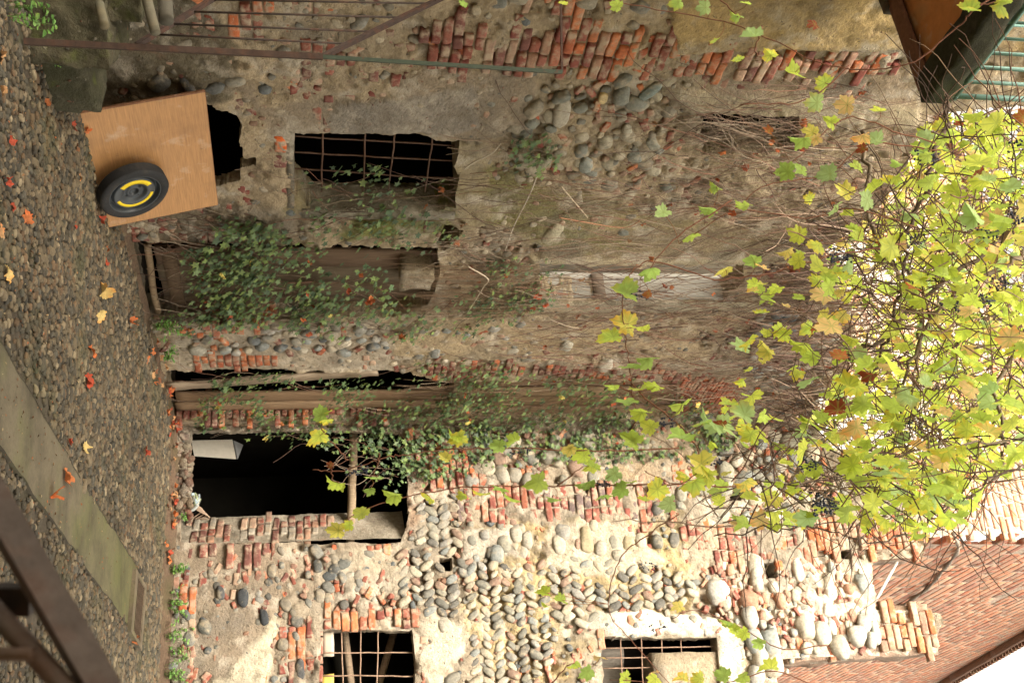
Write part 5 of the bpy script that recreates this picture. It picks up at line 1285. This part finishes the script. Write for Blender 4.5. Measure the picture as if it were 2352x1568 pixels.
vine_thing('grape_vine', 'longest grape vine strand, dangling mid wall, one big yellow leaf in its middle', 'grape vine strands',
    [[(560, 2080, 5.2), (590, 1900, 5.2), (625, 1780, 5.2), (640, 1640, 5.2), (600, 1500, 5.2), (640, 1440, 5.2), (720, 1430, 5.2), (800, 1440, 5.2), (880, 1450, 5.2), (960, 1460, 5.2)], [(880, 1450, 5.2), (930, 1500, 5.2), (985, 1570, 5.2), (1060, 1610, 5.2), (1110, 1560, 5.2), (1080, 1480, 5.2)], [(460, 1680, 5.2), (540, 1560, 5.2), (640, 1470, 5.2)], [(900, 1450, 5.2), (880, 1400, 5.2)], [(960, 1460, 5.2), (1010, 1440, 5.2)]],
    [(578, 1800, 38, 'y'), (600, 1826, 40, 'g'), (562, 1870, 48, 'g'), (598, 1722, 44, 'g'), (614, 1746, 36, 'y'), (620, 1655, 46, 'y'), (618, 1484, 50, 'n'), (668, 1425, 70, 'g'), (740, 1430, 62, 'y'), (776, 1394, 58, 'g'), (752, 1466, 44, 'n'), (822, 1478, 54, 'g'), (842, 1441, 50, 'n'), (885, 1402, 34, 'g'), (896, 1468, 56, 'g'), (884, 1496, 48, 'n'), (922, 1434, 50, 'n'), (944, 1464, 52, 'g'), (976, 1486, 44, 'g'), (1006, 1442, 54, 'g'), (932, 1560, 56, 'g'), (1004, 1556, 62, 'g'), (972, 1608, 48, 'n'), (1058, 1600, 72, 'y'), (1086, 1612, 60, 'g'), (1108, 1580, 62, 'g'), (1132, 1500, 60, 'g'), (1158, 1530, 44, 'c'), (676, 1484, 22, 'r')], 5, bunches=[(676, 1478, 14), (970, 1540, 18), (1060, 1650, 16)])
vine_thing('grape_vine', 'thin reddish vine shoot forking over the big dark doorway, leaves at its ends', 'grape vine strands',
    [[(1028, 1560, 5.6), (1034, 1400, 5.6), (1030, 1200, 5.6), (1030, 1080, 5.6), (1042, 940, 5.6), (1052, 880, 5.6), (1080, 790, 5.6), (1078, 718, 5.6)], [(1056, 800, 5.6), (1020, 765, 5.6), (985, 740, 5.6), (955, 735, 5.6)], [(1078, 760, 5.6), (1105, 766, 5.6)], [(1040, 870, 5.6), (1070, 866, 5.6), (1096, 850, 5.6)], [(1040, 1010, 5.6), (1060, 985, 5.6)]],
    [(948, 730, 40, 'g'), (964, 745, 32, 'n'), (1005, 722, 50, 'g'), (1108, 766, 42, 'n'), (1096, 856, 40, 'n'), (1066, 756, 16, 'r'), (1122, 845, 28, 'g'), (1008, 1046, 44, 'g'), (1048, 1018, 30, 'y'), (1024, 1138, 36, 'g'), (1018, 1176, 40, 'g'), (1032, 1302, 38, 'y'), (1048, 1330, 44, 'g'), (1072, 1352, 40, 'g'), (998, 1042, 34, 'n'), (948, 752, 20, 'n')], 5, bunches=[(1078, 835, 22), (1035, 1210, 12)])
vine_thing('grape_vine', 'grape vine shoot hanging right of the doorway corner, yellow leaf at its tip', 'grape vine strands',
    [[(1120, 1720, 5.4), (1112, 1500, 5.4), (1115, 1300, 5.4), (1118, 1100, 5.4), (1128, 990, 5.4), (1160, 860, 5.4), (1215, 765, 5.4)], [(1115, 1280, 5.4), (1070, 1340, 5.4)]],
    [(1070, 1356, 42, 'g'), (1110, 1340, 46, 'g'), (1145, 1268, 36, 'n'), (1110, 1226, 54, 'g'), (1142, 1168, 48, 'n'), (1118, 1146, 40, 'n'), (1134, 1102, 40, 'n'), (1136, 1062, 34, 'n'), (1140, 980, 38, 'g'), (1130, 898, 44, 'g'), (1176, 824, 38, 'g'), (1206, 796, 26, 'g'), (1217, 766, 42, 'y'), (1136, 1384, 46, 'n'), (1092, 1404, 40, 'c'), (1108, 1440, 36, 'n'), (1128, 1420, 40, 'g'), (1144, 1478, 44, 'n')], 5, bunches=[(1110, 1390, 16)])
vine_thing('grape_vine', 'sparse grape vine shoots with small leaves over the white framed upper right window', 'grape vine strands',
    [[(1180, 1560, 6.5), (1240, 1470, 6.5), (1290, 1420, 6.5), (1400, 1400, 6.5), (1480, 1460, 6.5), (1590, 1560, 6.5)], [(1480, 1900, 6.5), (1490, 1800, 6.5), (1440, 1700, 6.5), (1400, 1600, 6.5), (1420, 1540, 6.5)], [(1590, 1900, 6.0), (1540, 1780, 6.0), (1570, 1640, 6.0), (1560, 1400, 6.0)], [(1590, 1250, 6.0), (1525, 1310, 6.0), (1550, 1360, 6.0)]],
    [(1360, 1244, 34, 'g'), (1376, 1284, 34, 'g'), (1394, 1554, 32, 'y'), (1424, 1664, 34, 'g'), (1440, 1680, 32, 'g'), (1456, 1702, 34, 'g'), (1472, 1738, 34, 'g'), (1508, 1374, 36, 'y'), (1535, 1760, 46, 'g'), (1548, 1655, 40, 'g'), (1556, 1700, 36, 'g'), (1526, 1312, 32, 'n'), (1546, 1342, 38, 'g'), (1560, 1430, 38, 'g'), (1560, 1560, 36, 'y'), (1562, 1500, 34, 'g'), (1386, 1350 - 100, 20, 'n'), (1560, 1600, 36, 'g'), (1545, 1500, 26, 'y')], 5, bunches=[(1300, 1500, 12), (1440, 1520, 10)])
vine_thing('grape_vine', 'single leafy grape vine end drooping into the top left corner beside the balcony', 'grape vine strands',
    [[(-60, 2360, 3.9), (0, 2300, 4.0), (15, 2220, 4.0)], [(-40, 2380, 3.9), (10, 2300, 4.0)]],
    [(24, 2216, 58, 'g'), (8, 2226, 36, 'n'), (14, 2288, 66, 'g'), (4, 2300, 40, 'g')], 4)

# ---- the big vine overhead: thick canes and the dense curtain of leaves
canp = np.array([(620, 1890), (540, 1940), (430, 2010), (330, 2090), (262, 2180), (262, 2400), (1010, 2400), (1060, 2340), (1140, 2260), (1235, 2150), (1225, 2020), (1180, 1900), (1215, 1760), (1210, 1650), (1130, 1640), (1060, 1750), (960, 1850), (860, 1900), (760, 1960)], float)
def in_poly(n, poly, dens=None):
    lo, hi = poly.min(0), poly.max(0); out = []
    while len(out) < n:
        q = lo + RS.rand(4000, 2) * (hi - lo); d = sdf(q, poly)[0]; q = q[d < 0]
        if dens is not None: q = q[RS.rand(len(q)) < dens(q)]
        out += [tuple(a) for a in q]
    return out[:n]
cany = thing('grape_vine_canopy', tuple(px3(700, 2200, 6.5)), 'dense sunlit curtain of yellow green grape leaves and canes hanging above the walls', 'vine')
A = Acc()
canes = [[(240, 2180, 6.2), (420, 2130, 6.0), (560, 2080, 6.0), (700, 2060, 6.0), (900, 1990, 6.1)], [(560, 2400, 5.8), (640, 2260, 5.8), (700, 2160, 5.9), (860, 2080, 6.0), (1000, 2070, 6)], [(660, 2400, 6.6), (760, 2230, 6.5), (900, 2150, 6.5), (1100, 2170, 6.5)],
         [(300, 1980, 7), (520, 2010, 6.8), (700, 2110, 6.6), (780, 2110, 6.5), (930, 2100, 6.4), (1040, 2150, 6.4)], [(480, 2400, 6), (620, 2200, 6), (800, 1990, 6), (820, 1930, 6.2)], [(700, 2400, 6.2), (880, 2290, 6.2), (1060, 2300, 6.2), (1180, 2160, 6.2)], [(900, 2400, 5.9), (960, 2200, 5.9), (1080, 1960, 5.9), (1120, 1700, 5.8)], [(1000, 2400, 5.7), (1040, 2100, 5.7), (1150, 1850, 5.7), (1200, 1660, 5.7)],
         [(1060, 2360, 6), (1150, 2200, 6), (1240, 2040, 6), (1210, 1840, 6), (1230, 1640, 6)]]
cpts = []
for k, c in enumerate(canes):
    p = smooth_path([px3(*q) for q in c], 10); p[1:-1] += (RS.rand(len(p) - 2, 3) - .5) * .05; tube(A, p, np.linspace(.017, .008, len(p)) * (1 if k < 6 else .5), (.17, .13, .09) if k % 2 else (.10, .07, .05), sides=7); cpts.append(p)
A.build('cane', M_TWIG, cany)
A = Acc()
for (u, v) in in_poly(600, canp):
    y = 5.2 + 2.0 * RS.rand(); p = px3(u, v, y); d = np.array([RS.rand() - .5, (RS.rand() - .5) * .5, RS.rand() - .55]); d /= np.linalg.norm(d); pts = [p]
    for k in range(7): d = d + (RS.rand(3) - .5) * .7; d /= np.linalg.norm(d); pts.append(pts[-1] + d * .11)
    tube(A, pts, np.linspace(.0048, .0022, 8), pick([(.09, .055, .04), (.17, .09, .06), (.22, .15, .10), (.07, .045, .035)]), sides=4, cap=False)
A.build('twigs', M_TWIG, cany)
def dn(q): u, v = q[:, 0], q[:, 1]; return np.clip((v - 1900 + np.clip(u - 700, 0, 400) * .7) / 330, .26, 1)
LV = in_poly(1000, canp, dn) + in_poly(70, np.array([(450, 1800), (560, 1760), (700, 1720), (900, 1690), (1080, 1560), (1180, 1600), (1000, 1800), (700, 1950), (420, 2050)], float)); pos, tip, nm, sz, Cs = [], [], [], [], []
for (u, v) in LV:
    y = 4.9 + 2.8 * RS.rand(); c = px3(u, v, y); size = (.038 + .066 * RS.rand())
    td = np.array([(RS.rand() - .5) * 1.1, (RS.rand() - .5) * 1.1, -1.0 + .6 * RS.rand()]); a = RS.rand() * 2 * pi
    pos.append(c); tip.append(td); nm.append((cos(a), -abs(sin(a)) * .6, .25 * RS.rand())); sz.append(size); r = RS.rand()
    Cs.append(pick(GREEN[:3] if r < .76 else (CYAN if r < .84 else (YELL if r < .975 else RUSTY))))
B = Acc(); lay_leaves(B, pos, tip, nm, sz, Cs, GT); B.build('foliage', M_LEAF, cany)
for (u, v) in in_poly(15, canp, dn):
    c = px3(u, v, 5.0 + RS.rand()); Bb = Acc(); rr = np.array([(*(c + np.array([(RS.rand() - .5) * .08, (RS.rand() - .5) * .05, -RS.rand() * .13])), .006, .006, .006, 0, .02, .02, .04) for k in range(26)])
    lay_stones(Bb, Frame((0, 0, 0), (1, 0, 0), (0, 1, 0), (0, 0, 1)), rr, tmpl=ICO1, rough=.03)
    for k in range(0, 26, 2): tube(Bb, [c + [0, 0, .02], rr[k][:3]], .0013, (.06, .04, .02), sides=3, cap=False)
    Bb.build('grape_bunch', M_BERRY, cany)

farv = thing('grape_vine_canopy', tuple(px3(800, 2000, 14)), 'finer paler vine foliage and twigs growing on the far side, seen over the wall top', 'vine')
farp = np.array([(262, 2140), (400, 2060), (480, 1990), (560, 1900), (640, 1900), (700, 1950), (850, 1950), (980, 1860), (1040, 1980), (1120, 2110), (1090, 2380), (262, 2400)], float)
A = Acc()
for (u, v) in in_poly(420, farp):
    y = 12.2 + 1.8 * RS.rand() if u > 560 else 9.8 + 1.5 * RS.rand(); p = px3(u, v, y); d = np.array([RS.rand() - .5, (RS.rand() - .5) * .4, RS.rand() - .5]); d /= np.linalg.norm(d); pts = [p]
    for k in range(7): d = d + (RS.rand(3) - .5) * .8; d /= np.linalg.norm(d); pts.append(pts[-1] + d * .2)
    tube(A, pts, np.linspace(.010, .004, 8), pick([(.12, .08, .06), (.20, .13, .09), (.28, .2, .14), (.08, .055, .045)]), sides=4, cap=False)
A.build('twigs', M_TWIG, farv)
pos, tip, nm, sz, Cs = [], [], [], [], []
for (u, v) in in_poly(950, farp):
    y = 12.0 + 2.2 * RS.rand() if u > 560 else 9.6 + 1.8 * RS.rand(); pos.append(px3(u, v, y)); tip.append(((RS.rand() - .5) * 1.3, (RS.rand() - .5), -1.0 + .9 * RS.rand())); a = RS.rand() * 6.28; nm.append((cos(a), -abs(sin(a)), .5 * RS.rand())); sz.append(.06 + .06 * RS.rand()); Cs.append(pick(GREEN + YELL[:2]))
B = Acc(); lay_leaves(B, pos, tip, nm, sz, Cs, GT); B.build('foliage', M_LEAF, farv)

# ---- dry twigs combed over the left wall
def comb(name, label, px, n, ln, col_, wd=.0036, off=(.02, .25), bend=.55, down=.55, W=L, leaves=0, seed=0):
    poly = np.array(px, float); c0 = W.at(*poly.mean(0), .1); t = thing(name, tuple(c0), label, 'dry vine'); A = Acc(); tips = []
    for (u, v) in in_poly(n, poly):
        s_, z_ = W.px(u, v); o_ = off[0] + (off[1] - off[0]) * RS.rand() ** 2; d = np.array([(RS.rand() - .5) * (1 - down) * 2.4, -1.0 if RS.rand() < .75 else .5, 0.]); m = int(6 + 6 * RS.rand()); q = np.array([s_, z_, o_]); pts = [q]
        st = ln * (.5 + RS.rand()) / m
        for k in range(m):
            d = d + np.array([(RS.rand() - .5), (RS.rand() - .5) * .6, (RS.rand() - .5) * .35]) * bend; d /= np.linalg.norm(d); q = q + d * st; q[2] = np.clip(q[2], .012, off[1] + .1); pts.append(q)
        P3 = W.PA(np.array(pts)); P3[:, 2] = np.maximum(P3[:, 2], .03)
        r0 = wd * (.55 + .9 * RS.rand() ** 2); tube(A, P3, np.linspace(r0, r0 * .5, len(P3)), pick(col_), sides=4, cap=False); tips.append(P3[len(P3) // 2])
    A.build('twigs', M_TWIG, t)
    if leaves:
        B = Acc(); k = RS.choice(len(tips), leaves); P = np.array(tips)[k]
        lay_leaves(B, P, RS.rand(leaves, 3) - [.5, .5, .9], RS.rand(leaves, 3) - [-.2, 1, .5], .03 + .03 * RS.rand(leaves), [pick(RUSTY + [(.30, .17, .09)]) for _ in range(leaves)], GT, fold=.8, cup=.8, wav=.4)
        B.build('dry_leaves', M_DRY, t)
    return t
TW = [(.10, .06, .045), (.16, .10, .07), (.24, .17, .12), (.20, .10, .065), (.33, .26, .19)]
comb('dry_vine', 'web of thin dark dry vine stems over the plaster right of the barred window', [(390, 1080), (380, 1500), (470, 1900), (600, 1980), (600, 1500), (540, 1120)], 210, 1.0, TW, leaves=12)
comb('dry_vine', 'thick tangle of brown dry stems across the upper doorway and the wall beside it', [(600, 1300), (600, 2000), (960, 1960), (960, 1640), (800, 1250)], 680, .9, TW, wd=.0045, leaves=34, bend=.5, down=.6)
comb('dry_vine', 'dry twigs drooping over the small upper left window and its cracked surround', [(250, 1560), (170, 1900), (250, 2120), (480, 2080), (480, 1600)], 260, .9, TW, leaves=16)
comb('dry_vine', 'dark knot of arched dry stems along the broken top of the left wall', [(440, 1880), (500, 2080), (640, 1990), (760, 2030), (960, 1980), (1010, 1780), (800, 1760), (640, 1830)], 620, .8, TW[:3] + TW[:1], wd=.0065, bend=.6, down=.4, off=(.02, .6), leaves=26)
comb('dry_vine', 'fringe of fine straw brown rootlets hanging above the ivy covered door', [(600, 1020), (600, 1240), (700, 1300), (720, 1020)], 300, .55, [(.26, .17, .10), (.34, .24, .15), (.19, .12, .075)], wd=.0024, bend=.12, down=.93, off=(.01, .14))
comb('dry_vine', 'fringe of fine brown rootlets hanging over the top of the far doorway', [(870, 1010), (872, 1200), (960, 1210), (962, 1000)], 170, .55, [(.26, .17, .10), (.34, .24, .15), (.19, .12, .075)], wd=.0024, bend=.12, down=.93, off=(.01, .12))
t = comb('bird_nest_tangle', 'dry twig nest stuffed into the small upper left window', [(268, 1625), (272, 1828), (320, 1828), (320, 1615)], 130, .30, [(.24, .18, .13), (.15, .10, .07), (.34, .27, .2)], wd=.004, bend=.7, down=.2, off=(-.12, .02)); t['category'] = 'twigs'
# single pale bare stems
def stem(label, pts, r, c, name='dead_stem'):
    A = Acc(); p = smooth_path([L.at(a, b, o) for a, b, o in pts], 7); tube(A, p, np.linspace(r, r * .6, len(p)), c, sides=6); o = A.build(name, M_TWIG); tag(o, label, 'stem')
stem('long pale bare stem slanting down between the barred window and the ivy', [(400, 1235, .1), (450, 1215, .12), (520, 1180, .12), (576, 1160, .12)], .007, (.52, .44, .36))
stem('pale forked stem poking out beside the upper right corner of the barred window', [(388, 1066, .1), (372, 1090, .1), (352, 1130, .12), (330, 1150, .1)], .007, (.56, .48, .38))
stem('reddish bare stem lying across the plaster above the ivy', [(500, 1285, .08), (508, 1330, .09), (520, 1400, .09), (522, 1440, .1), (508, 1470, .1)], .006, (.46, .22, .13))
stem('broken straw coloured stick leaning on the plaster under the upper doorway', [(430, 1290, .08), (465, 1320, .09), (500, 1350, .08)], .008, (.50, .40, .28))
stem('pale crooked twig sticking out of the ivy left of the plaster corbel', [(612, 1075, .14), (640, 1120, .16), (660, 1110, .14), (716, 1075, .14)], .007, (.46, .38, .28))

# ---- ivy
IV = [(.10, .155, .055), (.075, .125, .05), (.13, .19, .07), (.15, .21, .055), (.055, .09, .04)]
def ivy(label, px, n, size, W=L, off=(.03, .14), dens=None, stems=30, reds=10, group='ivy patches'):
    poly = np.array(px, float); t = thing('ivy', tuple(W.at(*poly.mean(0), .05)), label, 'ivy', group); A = Acc()
    # clumps
    seeds = np.array(in_poly(max(12, n // 28), poly)); pos, tip, nm, sz, Cs = [], [], [], [], []
    lo_out = sdf
    for k in range(n):
        b = seeds[RS.randint(len(seeds))]; u, v = b + RS.randn(2) * [13, 30]
        if sdf(np.array([[u, v]]), poly)[0][0] > 12: continue
        s_, z_ = W.px(u, v); o_ = off[0] + (off[1] - off[0]) * RS.rand() ** 1.3
        p = W.P(s_, max(z_, .03), o_); pos.append(p)
        tip.append(W.d * (RS.rand() - .5) * 1.4 - W.z * (1 - .7 * RS.rand()) + W.n * (RS.rand() * .9)); nm.append(W.n * 1 + W.z * (.2 + .9 * RS.rand()) + W.d * (RS.rand() - .5) * 1.2)
        sz.append(size * (.55 + .8 * RS.rand())); Cs.append(pick(IV))
    lay_leaves(A, pos, tip, nm, sz, Cs, IT, fold=.35, cup=.3, wav=.08); A.build('foliage', M_IVY, t)
    B = Acc()
    for k in range(stems):
        u, v = seeds[RS.randint(len(seeds))]; q = np.array([*W.px(u, v), .04]); d = np.array([(RS.rand() - .5) * .8, -1 + .4 * RS.rand(), 0]); pts = [q]
        for j in range(9): d = d + (RS.rand(3) - .5) * [.9, .5, .2]; d /= np.linalg.norm(d); q = q + d * .09; q[2] = np.clip(q[2], .02, .12); pts.append(q)
        P3 = W.PA(np.array(pts)); P3[:, 2] = np.maximum(P3[:, 2], .03); tube(B, P3, .003, pick(TW), sides=4, cap=False)
    B.build('stem', M_TWIG, t)
    if reds:
        D = Acc(); P = np.array(pos)[RS.choice(len(pos), reds)] + W.n * .03
        lay_leaves(D, P, RS.rand(reds, 3) - [.5, .5, .9], RS.rand(reds, 3) - [-.2, 1, .5], .035 + .025 * RS.rand(reds), [pick(RUSTY + YELL[:1]) for _ in range(reds)], GT, fold=.8, cup=.8, wav=.4); D.build('dry_leaves', M_DRY, t)
ivy('dark green ivy curtain covering the old door right of the barred window', [(480, 460), (520, 520), (560, 430), (640, 440), (720, 470), (750, 600), (735, 850), (740, 1010), (690, 960), (600, 880), (540, 800), (510, 640), (490, 560)], 1700, .054, off=(.03, .22), stems=110, reds=18)
ivy('ivy trails between the barred window sill and the door, thinning towards the plaster', [(430, 760), (440, 1010), (500, 1060), (560, 1050), (545, 780), (500, 650), (480, 700)], 230, .050, reds=0, stems=14)
ivy('ivy tuft spreading over the wall above the plaster corbel, next to the upper doorway', [(585, 1130), (600, 1290), (680, 1270), (760, 1080), (760, 900), (700, 1010), (640, 1120)], 560, .046, stems=30, reds=6)
ivy('ivy sprig on the cobbly wall right above the barred window', [(300, 1215), (300, 1270), (390, 1300), (385, 1180), (330, 1130), (320, 1180)], 90, .055, stems=8, reds=0)
ivy('ivy inside and over the bars of the barred window', [(380, 690), (390, 800), (420, 1030), (455, 1030), (470, 700)], 60, .055, off=(-.1, .06), stems=6, reds=1)
ivy('ivy climbing over the leaning plank and the far doorway', [(850, 500), (860, 860), (900, 1010), (985, 1000), (1000, 900), (985, 450), (900, 470)], 950, .052, stems=40, reds=6)
ivy('thick ivy mass in the corner above the far doorway', [(820, 960), (830, 1240), (870, 1560), (990, 1720), (1010, 1500), (1000, 1010), (930, 960)], 1900, .054, stems=90, reds=20, off=(.03, .24))
ivy('fine ivy spilling from the corner onto the cobbles of the back wall', [(985, 640), (985, 1700), (1040, 1660), (1060, 1400), (1060, 1150), (1120, 960), (1050, 900), (1020, 700)], 1200, .058, W=R, stems=50, reds=10, off=(.02, .16))
ivy('ivy trickling down beside the wooden beam of the big doorway', [(1040, 830), (1050, 960), (1130, 960), (1130, 860), (1100, 800)], 70, .042, W=R, off=(.0, .08), stems=6, reds=0)
ivy('ivy leaves at the foot of the overgrown jamb near the leafy weeds', [(700, 430), (700, 560), (760, 520), (790, 460), (770, 420)], 130, .045, stems=10, reds=0)

# ---- small weeds at the foot of the walls
def weed(label, p0, h, rw, n, size, col_):
    t = thing('weed', tuple(p0), label, 'plant', 'weeds along the walls'); A, B = Acc(), Acc(); pos, tip, nm, sz, Cs = [], [], [], [], []
    for k in range(max(4, n // 9)):
        a = RS.rand() * 6.28; r = rw * RS.rand(); e = np.array(p0) + [cos(a) * r, sin(a) * r * .6, h * (.4 + .6 * RS.rand())]; b = np.array(p0) + [cos(a) * r * .5, sin(a) * r * .3, 0]
        pp = smooth_path([b, (b + e) / 2 + [(RS.rand() - .5) * .05, 0, .02], e], 5); tube(B, pp, .0022, (.12, .16, .05), sides=4, cap=False)
        for j in range(9):
            q = pp[RS.randint(2, len(pp))]; a2 = RS.rand() * 6.28; pos.append(q); tip.append((cos(a2), sin(a2), .5 * RS.rand())); nm.append((RS.rand() - .5, -.6, 1)); sz.append(size * (.6 + .7 * RS.rand())); Cs.append(pick(col_))
    B.build('stem', M_TWIG, t); lay_leaves(A, pos, tip, nm, sz, Cs, OT); A.build('foliage', M_IVY, t)
WG = [(.15, .30, .06), (.11, .24, .05), (.20, .36, .09)]
weed('bright green weed sprouting on the rough stone block', L.at(0, 0) * 0 + at_y(112, 100, on_ground(150, 92)[1] - .02), .14, .14, 60, .026, WG)
weed('green weed at the bottom left corner beside the stair', on_ground(20, 18), .28, .22, 90, .034, WG)
weed('leafy weed bushing up at the foot of the jamb between the two doorways', L.at(748, 350, .10), .34, .26, 150, .040, WG)
weed('low weed with pale leaves at the right of the jamb foot', L.at(815, 372, .12), .20, .16, 60, .042, WG)
weed('weed under the brick jamb right of the big doorway', R.at(1316, 388, .10), .22, .20, 70, .036, WG)
weed('bushy weed above the near corner of the drain grate', R.at(1378, 384, .12), .24, .26, 110, .036, WG)
weed('weed above the far corner of the drain grate', R.at(1468, 380, .12), .30, .28, 120, .038, WG)
weed('dark green weed at the bottom right end of the back wall', R.at(1545, 378, .12), .30, .26, 120, .038, WG)
weed('tiny weed beside the rags at the doorway foot', R.at(1185, 410, .08), .10, .12, 30, .028, WG)
weed('small grassy tuft on the broken wall top under the vine', L.at(600, 1905, -.02), .20, .30, 120, .04, WG)

# ---- crumbs of dry leaf and bark over the paving
A = Acc(); pos = []
while len(pos) < 900:
    u, v = 1500 * RS.rand(), 400 * RS.rand(); p = on_ground(u, v, .018)
    if p[1] > 13.2 or (p - L.o) @ L.n < .05 or (p - R.o) @ R.n < .05: continue
    pos.append(p)
pos = np.array(pos); N_ = len(pos); ang = RS.rand(N_) * 6.28
lay_leaves(A, pos, np.c_[np.cos(ang), np.sin(ang), .1 * RS.rand(N_)], np.c_[RS.rand(N_, 2) - .5, np.ones(N_)], .008 + .014 * RS.rand(N_), [pick([(.20, .10, .05), (.12, .07, .04), (.30, .17, .08), (.34, .12, .05), (.36, .28, .16)]) for _ in range(N_)], OT, fold=.6, cup=.8)
o = A.build('leaf_crumbs', M_DRY); tag(o, 'scattered crumbs of dry leaf and bark over the cobbles', 'litter', kind='stuff')

# ---- fallen leaves
def fallen(u, v, s, c, label, z=.02, group='fallen leaves', flat=.3):
    p = on_ground(u, v, z) if s else None; B = Acc(); size = s * p[1] / F * .62; a = RS.rand() * 6.28
    lay_leaves(B, [p], [(cos(a), sin(a), .15)], [((RS.rand() - .5) * flat * 2, -(RS.rand()) * .9, 1)], [size], [c], GT, fold=.9, cup=.9, wav=.45); o = B.build('fallen_leaf', M_DRY, smooth=True); tag(o, label, 'leaf', group)
FO = (.52, .17, .06); FR = (.38, .07, .035); FY = (.62, .46, .18); FT = (.50, .28, .13)
for a in [(130, 6, 40, FT, 'pale orange fallen leaf at the left edge of the cobbles, under the stair'), (205, 2, 26, FT, 'tan fallen leaf cut off by the bottom edge, left of the others'), (325, 26, 26, FR, 'red curled fallen leaf left of the spare wheel on the cobbles'), (418, 16, 30, FR, 'red fallen leaf near the bottom edge, below the spare wheel'), (472, 34, 24, FR, 'small red fallen leaf below the wheel, next to a tan one'),
          (504, 62, 34, FO, 'orange fallen leaf midway between the spare wheel and the bottom edge'), (535, 2, 34, FT, 'tan fallen leaf at the bottom edge below the wooden board'), (624, 19, 44, FY, 'pale yellow fallen leaf alone near the bottom edge'), (405, 185, 20, FT, 'thin tan fallen leaf just below the tyre'), (290, 170, 28, FR, 'dark red curled leaf at the lower left corner of the wooden board'),
          (672, 234, 46, FY, 'long pale yellow crumpled leaf, the larger of the pair mid courtyard'), (722, 230, 34, FY, 'small pale yellow crumpled leaf, right of the larger pale one'), (806, 212, 34, FO, 'orange folded leaf in the middle of the cobbles'), (868, 202, 40, FR, 'bright red folded leaf in the middle of the cobbles'), (736, 298, 28, FO, 'brown orange leaf below the leafy weed'),
          (600, 247, 22, FR, 'small red leaf below the black gap under the old door'), (572, 248, 20, FO, 'small orange leaf near the black gap under the old door'), (518, 176, 22, FR, 'small reddish leaf right below the wooden board corner'), (1025, 192, 32, FY, 'yellow folded leaf between the concrete path and the big doorway'), (1035, 335, 26, FR, 'red brown leaf on the cobbles before the big doorway'),
          (1090, 150, 46, FO, 'orange dry leaf on the concrete path, the one nearer the wall'), (1134, 122, 48, FO, 'orange dry leaf on the concrete path, the one nearer the viewer'), (1470, 307, 32, FO, 'orange leaf lying on the far end of the drain grate'), (828, 340, 24, FO, 'orange leaf on the dark stone slab before the far doorway'), (1012, 158, 18, FR, 'thin reddish leaf at the edge of the concrete path')]:
    fallen(*a)
for (u, v, s_, c_, l_) in [(300, 196, 22, FO, 'orange leaf caught under the lower edge of the wooden board'), (338, 178, 20, (.25, .12, .06), 'brown leaf lying against the foot of the tyre'), (505, 232, 24, FR, 'red leaf at the right foot of the wooden board'), (232, 110, 20, FO, 'orange leaf at the foot of the rough stone block'), (60, 120, 26, FR, 'reddish leaf against the stair base')]:
    fallen(u, v, s_, c_, l_)
for k in range(46):
    W_, u = (L, 760 + 210 * RS.rand()) if k < 22 else (R, 990 + 330 * RS.rand())
    o_ = .06 + .32 * RS.rand(); p = W_.P(W_.px(u, 390)[0], .0, o_); p[2] = .10 * max(0, 1 - o_ / .4) + .012
    B = Acc(); a = RS.rand() * 6.28; lay_leaves(B, [p], [(cos(a), sin(a), .2)], [(RS.rand() - .5, -.7 * RS.rand(), 1)], [.035 + .035 * RS.rand()], [pick([FO, FR, FT, (.25, .10, .05)])], GT, fold=.9, cup=1, wav=.5)
    o = B.build('fallen_leaf', M_DRY); tag(o, 'small curled red brown leaf in the leaf litter along the foot of the walls', 'leaf', 'leaf litter along the wall foot')
